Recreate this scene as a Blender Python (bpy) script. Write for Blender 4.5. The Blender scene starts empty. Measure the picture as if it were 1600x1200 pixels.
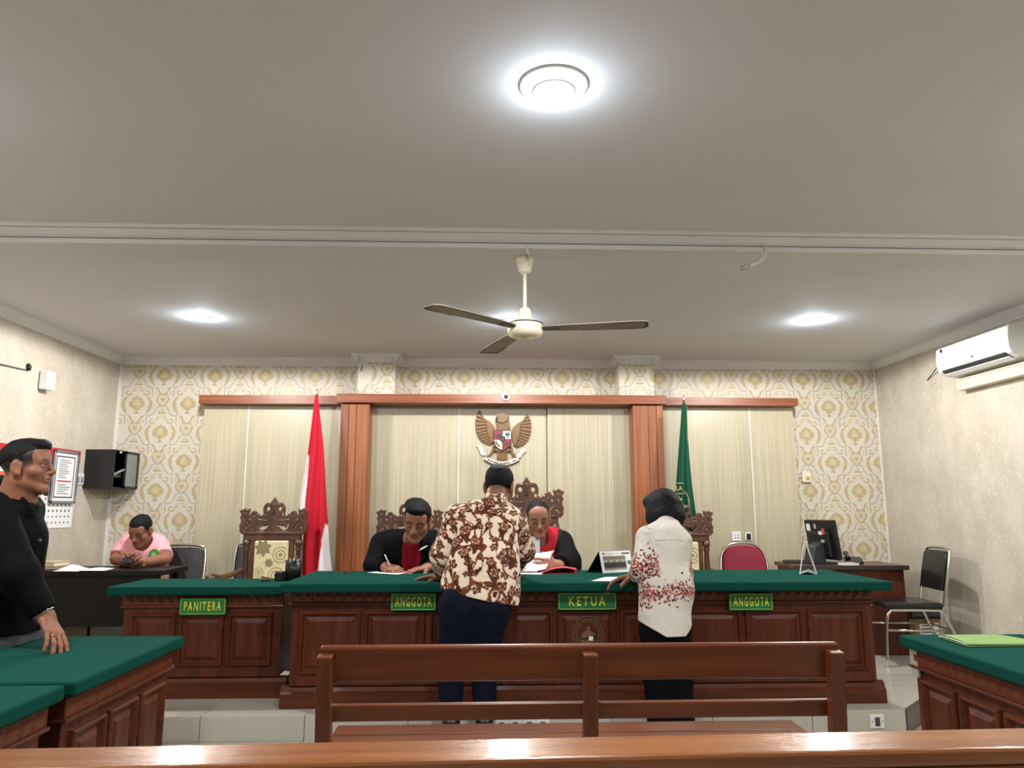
import bpy, bmesh, math, random
import numpy as np
from mathutils import Vector, Matrix
R_ = math.radians
D = bpy.data
scene = bpy.context.scene
COL = scene.collection
random.seed(7)

# ------------------------------------------------------------------ camera, world, exposure
H = 1.33                                  # eye height of the seated photographer
FPX, PITCH, YAW = 1150.0, R_(9.6), R_(2.1)
cam = D.objects.new('camera', D.cameras.new('camera'))
COL.objects.link(cam)
cam.location = (0, 0, H)
cam.rotation_euler = (R_(90) + PITCH, 0, -YAW)
cam.data.sensor_width = 36
cam.data.lens = FPX / 1600 * 36
cam.data.clip_start = 0.05
scene.camera = cam
world = D.worlds.new('world'); scene.world = world; world.use_nodes = True
world.node_tree.nodes['Background'].inputs[0].default_value = (0.5, 0.5, 0.55, 1)
world.node_tree.nodes['Background'].inputs[1].default_value = 0.05
scene.view_settings.view_transform = 'Standard'
scene.view_settings.look = 'None'
scene.view_settings.gamma = 1
scene.view_settings.use_curve_mapping = False
scene.view_settings.exposure = 0.22
LAMP_W = 32.0                             # watts of each downlight
LAMP_COL = (1.0, 0.985, 0.955)

def at(u, v, Y=None, Z=None, X=None):
    """room point seen at photo pixel (u, v) on a plane Y, Z or X = const"""
    x = (u - 800) / FPX; y = (600 - v) / FPX
    f = math.cos(PITCH) - y * math.sin(PITCH); z = math.sin(PITCH) + y * math.cos(PITCH)
    d = (x * math.cos(YAW) + f * math.sin(YAW), -x * math.sin(YAW) + f * math.cos(YAW), z)
    t = Y / d[1] if Y is not None else ((Z - H) / d[2] if Z is not None else X / d[0])
    return Vector((d[0] * t, d[1] * t, H + d[2] * t))

# ------------------------------------------------------------------ materials
def lin(c):
    return tuple((v / 255 / 12.92) if v / 255 <= 0.04045 else ((v / 255 + 0.055) / 1.055) ** 2.4 for v in c)
MATS = {}
def mat(name, rgb, rough=0.5, metal=0.0, spec=None, var=0.0, vscale=8.0, stretch=(1, 1, 1), bump=0.0, bscale=60.0,
        rgb2=None, emit=0.0, coat=0.0, ramp=(0.35, 0.65), detail=4.0, sheen=0.0):
    if name in MATS: return MATS[name]
    m = D.materials.new(name); m.use_nodes = True; nt = m.node_tree; N, L = nt.nodes, nt.links
    b = N['Principled BSDF']
    c = lin(rgb)
    b.inputs['Base Color'].default_value = (*c, 1)
    b.inputs['Roughness'].default_value = rough
    b.inputs['Metallic'].default_value = metal
    if spec is not None: b.inputs['Specular IOR Level'].default_value = spec
    if coat: b.inputs['Coat Weight'].default_value = coat; b.inputs['Coat Roughness'].default_value = 0.12
    if sheen: b.inputs['Sheen Weight'].default_value = sheen
    if emit:
        b.inputs['Emission Color'].default_value = (*c, 1); b.inputs['Emission Strength'].default_value = emit
    if var or rgb2 or bump:
        tc = N.new('ShaderNodeTexCoord'); mp = N.new('ShaderNodeMapping')
        mp.inputs['Scale'].default_value = stretch
        L.new(tc.outputs['Object'], mp.inputs['Vector'])
    if var or rgb2:
        nz = N.new('ShaderNodeTexNoise'); nz.inputs['Scale'].default_value = vscale; nz.inputs['Detail'].default_value = detail
        L.new(mp.outputs['Vector'], nz.inputs['Vector'])
        rp = N.new('ShaderNodeValToRGB'); L.new(nz.outputs['Fac'], rp.inputs['Fac'])
        c2 = lin(rgb2) if rgb2 else tuple(min(1, v * (1 + var)) for v in c)
        c1 = c if rgb2 else tuple(v * (1 - var) for v in c)
        rp.color_ramp.elements[0].position = ramp[0]; rp.color_ramp.elements[0].color = (*c1, 1)
        rp.color_ramp.elements[1].position = ramp[1]; rp.color_ramp.elements[1].color = (*c2, 1)
        L.new(rp.outputs['Color'], b.inputs['Base Color'])
    if bump:
        n2 = N.new('ShaderNodeTexNoise'); n2.inputs['Scale'].default_value = bscale; n2.inputs['Detail'].default_value = 3
        L.new(mp.outputs['Vector'], n2.inputs['Vector'])
        bp = N.new('ShaderNodeBump'); bp.inputs['Strength'].default_value = bump; bp.inputs['Distance'].default_value = 0.01
        L.new(n2.outputs['Fac'], bp.inputs['Height']); L.new(bp.outputs['Normal'], b.inputs['Normal'])
    MATS[name] = m
    return m
def vcol_mat(name, rough=0.6, spec=0.3, bump=0.0, bscale=200.0, sss=0.0):
    if name in MATS: return MATS[name]
    m = D.materials.new(name); m.use_nodes = True; N, L = m.node_tree.nodes, m.node_tree.links
    b = N['Principled BSDF']; b.inputs['Roughness'].default_value = rough; b.inputs['Specular IOR Level'].default_value = spec
    a = N.new('ShaderNodeVertexColor'); a.layer_name = 'Col'
    L.new(a.outputs['Color'], b.inputs['Base Color'])
    if bump:
        tc = N.new('ShaderNodeTexCoord'); n2 = N.new('ShaderNodeTexNoise'); n2.inputs['Scale'].default_value = bscale
        L.new(tc.outputs['Object'], n2.inputs['Vector'])
        bp = N.new('ShaderNodeBump'); bp.inputs['Strength'].default_value = bump; bp.inputs['Distance'].default_value = 0.02 if bscale < 50 else 0.004
        L.new(n2.outputs['Fac'], bp.inputs['Height']); L.new(bp.outputs['Normal'], b.inputs['Normal'])
    MATS[name] = m
    return m
def mottled(name, a, b_, c3, s1, s2, rough=0.7, bump=0.15):
    """three-tone mottled wallpaper: broad patches under fine flakes"""
    m = D.materials.new(name); m.use_nodes = True; N, L = m.node_tree.nodes, m.node_tree.links
    b = N['Principled BSDF']; b.inputs['Roughness'].default_value = rough; b.inputs['Specular IOR Level'].default_value = 0.25
    tc = N.new('ShaderNodeTexCoord'); mp = N.new('ShaderNodeMapping'); mp.inputs['Scale'].default_value = (1, 1, 0.6)
    L.new(tc.outputs['Object'], mp.inputs['Vector'])
    n1 = N.new('ShaderNodeTexNoise'); n1.inputs['Scale'].default_value = s1; n1.inputs['Detail'].default_value = 5
    n2 = N.new('ShaderNodeTexNoise'); n2.inputs['Scale'].default_value = s2; n2.inputs['Detail'].default_value = 3; n2.inputs['Distortion'].default_value = 1.5
    L.new(mp.outputs['Vector'], n1.inputs['Vector']); L.new(mp.outputs['Vector'], n2.inputs['Vector'])
    r1 = N.new('ShaderNodeValToRGB'); r1.color_ramp.elements[0].position = 0.35; r1.color_ramp.elements[1].position = 0.65
    r1.color_ramp.elements[0].color = (*lin(a), 1); r1.color_ramp.elements[1].color = (*lin(b_), 1)
    r2 = N.new('ShaderNodeValToRGB'); r2.color_ramp.elements[0].position = 0.55; r2.color_ramp.elements[1].position = 0.66
    r2.color_ramp.elements[0].color = (0, 0, 0, 1); r2.color_ramp.elements[1].color = (0.8, 0.8, 0.8, 1)
    L.new(n1.outputs['Fac'], r1.inputs['Fac']); L.new(n2.outputs['Fac'], r2.inputs['Fac'])
    mx = N.new('ShaderNodeMixRGB'); L.new(r2.outputs['Color'], mx.inputs['Fac']); L.new(r1.outputs['Color'], mx.inputs['Color1'])
    mx.inputs['Color2'].default_value = (*lin(c3), 1)
    L.new(mx.outputs['Color'], b.inputs['Base Color'])
    bp = N.new('ShaderNodeBump'); bp.inputs['Strength'].default_value = bump; bp.inputs['Distance'].default_value = 0.003
    L.new(n2.outputs['Fac'], bp.inputs['Height']); L.new(bp.outputs['Normal'], b.inputs['Normal'])
    MATS[name] = m
    return m

M_ceil = mat('ceiling_paint', (211, 210, 211), 0.75, spec=0.2, var=0.02, vscale=1.2, bump=0.05, bscale=25)
M_white = mat('white_gypsum', (222, 220, 217), 0.5, var=0.03, vscale=5)
M_wallL = mottled('mottled_wallpaper', (182, 172, 157), (195, 186, 171), (206, 198, 184), 5, 34)
M_damask = mat('damask_ground', (206, 199, 187), 0.6, spec=0.3, var=0.03, vscale=30)
M_gold = mat('damask_gold', (183, 166, 128), 0.45, spec=0.4, var=0.10, vscale=60)
M_pale = mat('damask_pale_gold', (200, 187, 150), 0.45, spec=0.4, var=0.08, vscale=60)
M_line = mat('damask_grey_line', (172, 164, 157), 0.5)
M_cream = mat('cream_laminate', (170, 161, 136), 0.32, vscale=1.0, stretch=(85, 85, 1.0), rgb2=(185, 177, 152), detail=3, ramp=(0.38, 0.62))
M_orange = mat('orange_wood_laminate', (124, 67, 34), 0.4, vscale=1.0, stretch=(45, 45, 1.2), rgb2=(153, 91, 50), detail=3)
M_orangeh = mat('orange_wood_header', (120, 64, 38), 0.4, vscale=1.0, stretch=(1.2, 45, 45), rgb2=(142, 82, 50), detail=3)
M_desk = mat('red_brown_teak', (66, 27, 13), 0.42, spec=.3, vscale=1.0, stretch=(22, 22, 2.2), rgb2=(90, 40, 20), coat=0.08)
M_deskd = mat('red_brown_teak_rail', (74, 33, 17), 0.42, spec=.3, vscale=1.0, stretch=(2.2, 22, 22), rgb2=(94, 45, 24), coat=0.08)
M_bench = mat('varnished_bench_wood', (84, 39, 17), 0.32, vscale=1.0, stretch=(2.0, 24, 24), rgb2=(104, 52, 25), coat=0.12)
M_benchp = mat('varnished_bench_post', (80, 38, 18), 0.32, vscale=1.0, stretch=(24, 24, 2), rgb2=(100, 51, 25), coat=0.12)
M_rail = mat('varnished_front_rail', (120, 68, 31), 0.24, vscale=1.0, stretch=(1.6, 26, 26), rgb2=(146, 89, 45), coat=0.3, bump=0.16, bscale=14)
M_felt = mat('green_felt', (13, 63, 54), 0.9, spec=0.05, var=0.06, vscale=140)
M_tile = mat('cream_floor_tile', (182, 178, 168), 0.14, var=0.03, vscale=3)
M_tiled = mat('dark_border_tile', (66, 60, 56), 0.3, var=0.08, vscale=20)
M_grout = mat('grey_grout', (150, 145, 136), 0.8)
M_chairw = mat('dark_carved_teak', (60, 35, 22), 0.4, vscale=1.0, stretch=(12, 12, 4), rgb2=(86, 52, 32), coat=0.2)
M_black = mat('black_plastic', (18, 18, 20), 0.4, var=0.1, vscale=40)
M_blackw = mat('black_laminate', (17, 15, 15), 0.5, spec=.25, var=0.12, vscale=1, stretch=(3, 30, 30))
M_leather = mat('black_vinyl', (20, 20, 22), 0.28, bump=0.12, bscale=16)
M_chrome = mat('chrome_tube', (200, 198, 192), 0.18, metal=1.0)
M_wplastic = mat('white_plastic', (226, 228, 228), 0.35)
M_cplastic = mat('cream_plastic', (226, 220, 198), 0.4)
M_paper = mat('white_paper', (232, 232, 232), 0.75)
M_signg = mat('sign_green', (8, 106, 50), 0.45)
M_signy = mat('sign_yellow', (206, 196, 62), 0.45)
M_signl = mat('sign_border_lime', (140, 182, 66), 0.45)

# ------------------------------------------------------------------ mesh building
class MB:
    def __init__(s): s.v = []; s.f = []; s.sm = []
    def add(s, vs, fs, smooth=False):
        n = len(s.v); s.v += [tuple(p) for p in vs]
        for f in fs: s.f.append([i + n for i in f]); s.sm.append(smooth)
        return s
    def box(s, lo, hi, rot=None, piv=None):
        x0, y0, z0 = lo; x1, y1, z1 = hi
        vs = [Vector(p) for p in ((x0,y0,z0),(x1,y0,z0),(x1,y1,z0),(x0,y1,z0),(x0,y0,z1),(x1,y0,z1),(x1,y1,z1),(x0,y1,z1))]
        if rot is not None:
            c = Vector(piv) if piv is not None else (Vector(lo) + Vector(hi)) / 2
            vs = [rot @ (p - c) + c for p in vs]
        return s.add(vs, [(0,3,2,1),(4,5,6,7),(0,1,5,4),(1,2,6,5),(2,3,7,6),(3,0,4,7)])
    def cbox(s, c, size, rot=None):
        c = Vector(c); h = Vector(size) / 2
        return s.box(c - h, c + h, rot)
    def tube(s, pts, r, n=10, caps=True):
        pts = [Vector(p) for p in pts]; rs = r if isinstance(r, (list, tuple)) else [r] * len(pts)
        ref = None; vs = []; fs = []
        for i, p in enumerate(pts):
            t = (pts[min(i + 1, len(pts) - 1)] - pts[max(i - 1, 0)]).normalized()
            if ref is None:
                ref = Vector((0, 0, 1)) if abs(t.z) < 0.9 else Vector((1, 0, 0))
            u = (ref - t * ref.dot(t)).normalized(); ref = u; w = t.cross(u)
            for k in range(n):
                a = 2 * math.pi * k / n
                vs.append(p + (u * math.cos(a) + w * math.sin(a)) * rs[i])
        for i in range(len(pts) - 1):
            for k in range(n):
                a, b = i * n + k, i * n + (k + 1) % n
                fs.append((a, b, b + n, a + n))
        if caps:
            fs.append(tuple(range(n - 1, -1, -1))); m = (len(pts) - 1) * n
            fs.append(tuple(range(m, m + n)))
        return s.add(vs, fs, True)
    def lathe(s, prof, c=(0, 0, 0), n=24, axis='z'):
        vs = []; fs = []; c = Vector(c)
        for r, h in prof:
            for k in range(n):
                a = 2 * math.pi * k / n; p = (r * math.cos(a), r * math.sin(a), h)
                if axis == 'y': p = (p[0], -p[2], p[1])
                if axis == 'x': p = (p[2], p[0], p[1])
                vs.append(c + Vector(p))
        for i in range(len(prof) - 1):
            for k in range(n):
                a, b = i * n + k, i * n + (k + 1) % n
                fs.append((a, b, b + n, a + n))
        fs.append(tuple(range(n - 1, -1, -1))); m = (len(prof) - 1) * n; fs.append(tuple(range(m, m + n)))
        return s.add(vs, fs, True)
    def prism(s, poly, O, U, V, t):
        """polygon in the frame O + u U + v V, extruded by the vector t"""
        O, U, V, t = Vector(O), Vector(U), Vector(V), Vector(t)
        a = [O + U * u + V * v for u, v in poly]; n = len(a)
        return s.add(a + [p + t for p in a], [tuple(range(n - 1, -1, -1)), tuple(range(n, 2 * n))] + [(i, (i + 1) % n, n + (i + 1) % n, n + i) for i in range(n)])
    def extrude_profile(s, prof, a, b, up=(0, 0, 1), side=None):
        """profile (offset along side, along up) swept straight from a to b"""
        a, b, up = Vector(a), Vector(b), Vector(up)
        sd = Vector(side) if side is not None else (b - a).normalized().cross(up)
        n = len(prof); vs = [a + sd * p + up * q for p, q in prof] + [b + sd * p + up * q for p, q in prof]
        return s.add(vs, [(i, (i + 1) % n, n + (i + 1) % n, n + i) for i in range(n)] + [tuple(range(n - 1, -1, -1)), tuple(range(n, 2 * n))])
    def sheet(s, fn, nu, nv, smooth=True):
        vs = [fn(i / nu, j / nv) for j in range(nv + 1) for i in range(nu + 1)]; w = nu + 1
        return s.add(vs, [(j * w + i, j * w + i + 1, j * w + w + i + 1, j * w + w + i) for j in range(nv) for i in range(nu)], smooth)

def link(name, me, parent=None, m=None):
    o = D.objects.new(name, me); COL.objects.link(o)
    if parent is not None: o.parent = parent
    if m is not None:
        me.materials.clear(); me.materials.append(m)
    return o
def wloc(p):
    L = Vector((0, 0, 0)); R = 0
    while p is not None:
        L = L + p.location; p = p.parent
    return L
def obj(name, mb, m, parent=None, bevel=0.0, seg=2, world_=False, solid=0.0, fixn=True):
    """link the builder as ONE mesh; world_ = its points are room coordinates"""
    me = D.meshes.new(name); vs = mb.v
    if world_ and parent is not None:
        L = wloc(parent); vs = [(p[0] - L.x, p[1] - L.y, p[2] - L.z) for p in vs]
    me.from_pydata(vs, [], mb.f); me.update()
    me.polygons.foreach_set('use_smooth', mb.sm)
    if fixn:
        bm = bmesh.new(); bm.from_mesh(me); bmesh.ops.recalc_face_normals(bm, faces=bm.faces); bm.to_mesh(me); bm.free()
    o = link(name, me, parent, m)
    if solid:
        q = o.modifiers.new('thickness', 'SOLIDIFY'); q.thickness = solid; q.offset = 0
    if bevel:
        q = o.modifiers.new('bevel', 'BEVEL'); q.width = bevel; q.segments = seg; q.limit_method = 'ANGLE'
        q.harden_normals = False
    return o
def tag(o, label=None, cat=None, group=None, kind=None):
    if label: o['label'] = label
    if cat: o['category'] = cat
    if group: o['group'] = group
    if kind: o['kind'] = kind
    return o
def thing(name, label, cat, loc=(0, 0, 0), rotz=0.0, group=None):
    o = D.objects.new(name, None); COL.objects.link(o); o.location = loc; o.rotation_euler = (0, 0, rotz)
    o.empty_display_size = 0.1
    return tag(o, label, cat, group)
def dup(root, loc, rotz, label, group=None, scale=None):
    r = root.copy(); COL.objects.link(r); r.location = loc; r.rotation_euler = (0, 0, rotz); r['label'] = label
    if group: r['group'] = group
    if scale: r.scale = (scale,) * 3
    for ch in list(root.children):
        c = ch.copy(); COL.objects.link(c); c.parent = r
        for g in list(ch.children):
            d = g.copy(); COL.objects.link(d); d.parent = c
    return r
def shape2d(name, outer, holes, depth, m, parent, frame, bevel=0.0):
    """flat outline with holes, extruded: polygons filled through a 2D curve; frame = (O, U, V)"""
    cu = D.curves.new(name, 'CURVE'); cu.dimensions = '2D'; cu.fill_mode = 'BOTH'; cu.extrude = depth / 2; cu.bevel_depth = bevel; cu.bevel_resolution = 1
    for pts in [outer] + holes:
        sp = cu.splines.new('POLY'); sp.points.add(len(pts) - 1); sp.use_cyclic_u = True
        for q, p in zip(sp.points, pts): q.co = (p[0], p[1], 0, 1)
    return curve_to_mesh(name, cu, m, parent, frame)
def curve_to_mesh(name, cu, m, parent, frame):
    t = D.objects.new('temporary', cu); COL.objects.link(t)
    dg = bpy.context.evaluated_depsgraph_get()
    me = D.meshes.new_from_object(t.evaluated_get(dg)); me.name = name
    D.objects.remove(t); D.curves.remove(cu)
    O, U, V = (Vector(q) for q in frame); W = U.cross(V)
    k = Matrix((( U.x, V.x, W.x, O.x), (U.y, V.y, W.y, O.y), (U.z, V.z, W.z, O.z), (0, 0, 0, 1)))
    me.transform(k); me.update()
    return link(name, me, parent, m)
def text(name, body, size, m, parent, frame, width=None, bold=0.0, depth=0.002, space=1.0):
    cu = D.curves.new(name, 'FONT'); cu.body = body; cu.size = size; cu.align_x = 'CENTER'; cu.align_y = 'CENTER'
    cu.extrude = depth; cu.offset = bold; cu.space_character = space; cu.resolution_u = 3
    o = curve_to_mesh(name, cu, m, parent, frame)
    if width:
        O, U = Vector(frame[0]), Vector(frame[1]).normalized()
        xs = [(v.co - O).dot(U) for v in o.data.vertices]; s = width / (max(xs) - min(xs)); mid = (max(xs) + min(xs)) / 2
        for v in o.data.vertices:
            e = (v.co - O).dot(U); v.co += U * ((e - mid) * s - e)
    return o
def mirror(half):
    """closed outline from its right half, first and last points on the axis"""
    return half + [(-x, y) for x, y in reversed(half) if x > 1e-6]
def smooth_poly(pts, n=4):
    """closed Catmull-Rom through the points"""
    out = []; m = len(pts)
    for i in range(m):
        p0, p1, p2, p3 = (Vector(pts[(i + k - 1) % m]) for k in range(4))
        for j in range(n):
            t = j / n
            out.append(tuple(0.5 * ((2 * p1) + (p2 - p0) * t + (2 * p0 - 5 * p1 + 4 * p2 - p3) * t * t + (3 * p1 - p0 - 3 * p2 + p3) * t ** 3)))
    return out
def smooth_line(pts, n=4):
    out = []; m = len(pts)
    for i in range(m - 1):
        p0, p1, p2, p3 = (Vector(pts[min(max(i + k - 1, 0), m - 1)]) for k in range(4))
        for j in range(n):
            t = j / n
            out.append(0.5 * ((2 * p1) + (p2 - p0) * t + (2 * p0 - 5 * p1 + 4 * p2 - p3) * t * t + (3 * p1 - p0 - 3 * p2 + p3) * t ** 3))
    return out + [Vector(pts[-1])]
def circle(x, y, r, n=12, ry=None):
    return [(x + r * math.cos(2 * math.pi * k / n), y + (ry or r) * math.sin(2 * math.pi * k / n)) for k in range(n)]
# ------------------------------------------------------------------ room shell
XL, XR, YB, YF, ZC = -3.46, 3.83, 7.0, -3.2, 2.75
ZD = 0.14                                  # dais height
YD = 4.6                                   # dais front
def struct(name, mb, m, **k): return tag(obj(name, mb, m, **k), kind='structure')
floor = struct('floor', MB().box((XL - .1, YF - .1, -0.12), (XR + .1, YB + .1, -0.004)), M_grout)
wall_back = struct('wall_back', MB().box((XL - .1, YB, -0.1), (XR + .1, YB + .1, ZC + .1)), M_damask)
wall_left = struct('wall_left', MB().box((XL - .1, YF, -0.1), (XL, YB, ZC + .1)), M_wallL)
wall_right = struct('wall_right', MB().box((XR, YF, -0.1), (XR + .1, YB, ZC + .1)), M_wallL)
wall_front = struct('wall_front', MB().box((XL - .1, YF - .1, -0.1), (XR + .1, YF, ZC + .1)), M_wallL)
ceiling = struct('ceiling', MB().box((XL - .1, YF - .1, ZC), (XR + .1, YB + .1, ZC + .1)), M_ceil)
# beam with a moulded face across the room
ZB = 2.662
b = MB().box((XL, 3.66, ZB), (XR, 3.94, ZC))
beam = struct('trim_1', b, M_ceil)
def face_mould(z0, z1, y0, y1):
    return MB().extrude_profile([(0, 0), (y0, 0), (y1, z1 - z0), (0, z1 - z0)], (XL, 3.66, z0), (XR, 3.66, z0), side=(0, -1, 0))
for z0, z1, y0, y1 in ((ZB, ZB + .024, .016, .018), (ZB + .028, ZB + .034, .024, .024), (ZB + .034, ZB + .068, .02, .05), (ZB + .070, ZC, .056, .066)):
    obj('moulding', face_mould(z0, z1, y0, y1), M_white, beam, bevel=.002)
# cornices
CP = [(0, 0), (0, -.075), (.008, -.075), (.010, -.064), (.016, -.060), (.042, -.026), (.050, -.022), (.052, -.013), (.062, -.011), (.062, 0)]
def cornice(name, a, b, side): return struct(name, MB().extrude_profile(CP, a, b, side=side), M_white)
cornice('trim_2', (XL, YF, ZC), (XL, YB, ZC), (1, 0, 0))
cornice('trim_3', (XR, YF, ZC), (XR, YB, ZC), (-1, 0, 0))
tb = cornice('trim_4', (XL, YB, ZC), (XR, YB, ZC), (0, -1, 0))
# wallpapered pilasters that come out of the back wall
YP = 6.78
PIL = []
for k, (u0, u1) in enumerate(((559, 617), (967, 1021))):
    x0, x1 = at(u0, 590, Y=YP).x, at(u1, 590, Y=YP).x
    PIL.append((x0, x1))
    p = struct('trim_%d' % (5 + k), MB().box((x0, YP, 2.335), (x1, YB, ZC)), M_damask)
    c = MB()
    c.extrude_profile(CP, (x0 - .062, YP, ZC), (x1 + .062, YP, ZC), side=(0, -1, 0))
    c.extrude_profile(CP, (x0, YP - .06, ZC), (x0, YB, ZC), side=(-1, 0, 0))
    c.extrude_profile(CP, (x1, YP - .06, ZC), (x1, YB, ZC), side=(1, 0, 0))
    obj('capital', c, M_white, p)
# skirtings
struct('baseboard_right', MB().box((XR - .012, YF, 0), (XR, YB, .335)), M_tile)
struct('baseboard_left', MB().box((XL, YF, 0), (XL + .012, YB, .25)), M_tile)
struct('baseboard_back', MB().box((XL, YB - .012, 0), (XR, YB, .25)), M_tile)
struct('trim_7', MB().box((XL, YB - .02, .25), (XL + .02, YB, ZC - .075)), M_white)
struct('trim_8', MB().box((XR - .012, YB - .012, .25), (XR, YB, ZC - .075)), M_white)
# floor tiles (piece by piece where the floor is in view)
T = 0.6
tm = None
def tile_at(x, y, z, parent, w=T, d=T):
    global tm
    if tm is None:
        o = obj('tile', MB().box((.002, .002, -.008), (T - .002, T - .002, 0)), M_tile, parent); tm = o.data
    else:
        o = D.objects.new('tile', tm); COL.objects.link(o); o.parent = parent
    o.location = (x, y, z); return o
for i in range(12):
    for j in range(8):
        tile_at(XL + i * T + .02, YD - T - j * T, 0, floor)
for i in range(10, 12):
    tile_at(XL + i * T + .02, YD, 0, floor)
# dais
XD = 2.53
dpoly = [(XL + .001, YD), (XD, YD), (3.1, 5.17), (XR - .001, 5.17), (XR - .001, YB - .001), (XL + .001, YB - .001)]
dais = struct('floor_dais', MB().prism(dpoly, (0, 0, 0), (1, 0, 0), (0, 1, 0), (0, 0, ZD - .006)), M_grout)
for i in range(12):
    for j in range(4):
        x, y = XL + i * T + .02, YD + j * T
        if x + T > XD + .02 and j == 0: continue
        if x + T > XR: continue
        tile_at(x, y, ZD, dais)
m2 = MB().prism([(XD - .48, YD + .002), (XD - .002, YD + .002), (3.098, 5.168), (3.098, 5.198), (XD - .48, 5.198)], (0, 0, ZD - .006), (1, 0, 0), (0, 1, 0), (0, 0, .006)); obj('tile', m2, M_tile, dais)
obj('tile', MB().box((3.102, 5.172, ZD - .006), (XR - .01, 5.198, ZD)), M_tile, dais)
for i in range(10):
    x0 = XL + i * T + .02; x1 = min(x0 + T, XD)
    obj('riser_tile', MB().box((x0 + .002, YD - .010, .0), (x1 - .002, YD, ZD + .001)), M_tile, dais, bevel=.002)
dx, dy = .7071, -.7071
obj('riser_tile', MB().prism([(XD, YD - .01), (XD + .008, YD - .01), (3.108, 5.17 - .006), (3.1, 5.17)], (0, 0, 0), (1, 0, 0), (0, 1, 0), (0, 0, ZD + .001)), M_tiled, dais)
obj('riser_tile', MB().box((3.108, 5.16, 0), (XR - .015, 5.17, ZD + .001)), M_tiled, dais)

# ------------------------------------------------------------------ damask print on the back wall
PXM = 7.0 / 1150 * 1.0                     # metres per photo pixel on that wall
def damask_cell():
    """shapes of one repeat around its flower: (tone, closed polygon)"""
    S = []
    half = [(0, 12), (2.6, 9.5), (3, 8), (5.4, 9.6), (6, 7.2), (8.8, 6.4), (8.2, 4), (11.6, 2.6), (11.4, .6), (12.6, -1), (11, -3), (11.6, -5), (8.6, -7), (5.6, -6.8), (4.6, -8.4), (7, -9.6), (2.2, -10.2), (1.5, -13.6), (4.2, -14.6), (3, -16.2), (0, -17)]
    S.append((0, mirror(half)))
    S.append((1, mirror([(0, 8.5), (1.2, 5), (3.8, 5), (2.2, 2), (6.4, 2.4), (3.4, -.6), (7.5, -2.2), (3, -3.2), (4.6, -5.6), (0, -4.4)])))
    for s in (-1, 1):
        def P(pts): return [(s * x, y) for x, y in pts]
        def stroke(tone, pts, w, w2=None):
            ln = smooth_line([Vector((s * x, y)) for x, y in pts], 4); n = len(ln); L1, L2 = [], []
            for i, p in enumerate(ln):
                t = (ln[min(i + 1, n - 1)] - ln[max(i - 1, 0)]).normalized(); q = Vector((-t.y, t.x))
                k = i / (n - 1); ww = (w + (w2 - w) * k) if w2 is not None else w
                ww *= min(1, 4 * k + .35, 4 * (1 - k) + .35) / 2
                L1.append(tuple(p + q * ww)); L2.append(tuple(p - q * ww))
            S.append((tone, L1, L2))
        # leafy crescent at the side of the flower with its tongues
        S.append((0, P([(13, 11), (17, 10.5), (21, 7), (23.6, 1), (23, -6), (20, -12), (15, -17), (12.6, -19), (15, -14.5), (16.4, -12), (14.6, -10.6), (18, -8.6), (16, -6), (19.4, -4.4), (17, -2), (19.8, .4), (17.4, 2), (19, 4.8), (16, 5.4), (16.4, 8.4)])))
        stroke(0, [(9, 16), (12, 13.2), (16, 14), (17, 17.6), (14.2, 19.6), (12.4, 17.6)], 2.4, 1.4)
        stroke(1, [(9, 15.4), (8, 19), (6, 23), (0, 24.6)], 2.0, 2.4)
        stroke(0, [(3.2, 20.2), (5, 19.8), (6.4, 18)], 2.0, 1.2)
        # grey line that links the repeats
        stroke(2, [(13, -18), (17, -19.6), (23, -19), (27.4, -14), (30.6, -7.4), (34.6, -4.2), (39, -4.6)], 1.5)
        stroke(2, [(17, -20), (16, -25), (16.6, -31), (14.4, -34)], 1.5)
        stroke(0, [(11.6, -19.4), (8.2, -22), (6.4, -26), (4.4, -29)], 3.2, 2)
        stroke(1, [(10.4, -31), (12, -27), (9.4, -25)], 2.2, 1.6)
        # crown and heart under the flower
        stroke(0, [(0, -31.6), (4.5, -31.4), (9.5, -33.2)], 2.4, 1.6)
        stroke(0, [(1, -28.6), (4.4, -29.6), (7.4, -29)], 1.8, 1.6)
        stroke(0, [(7.8, -34.6), (9.2, -38), (7.2, -43), (3.4, -47), (0, -50.6)], 2.6, 2.2)
        stroke(1, [(0, -34.6), (4, -34.2), (6, -36.4), (4.6, -41.6), (0, -46.6)], 1.7)
    S.append((0, mirror([(0, -36), (2, -36.2), (3.8, -37.4), (3, -39.4), (2, -40.6), (1, -42.6), (0, -43.2)])))
    S.append((1, mirror([(0, -52.6), (2.4, -53.6), (3.8, -55.4), (4.6, -57.4), (0, -57.4)])))
    S.append((0, mirror([(0, -58.2), (5.2, -58.2), (6.8, -60), (4.6, -61), (0, -61)])))
    return S
CELL = damask_cell()
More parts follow.
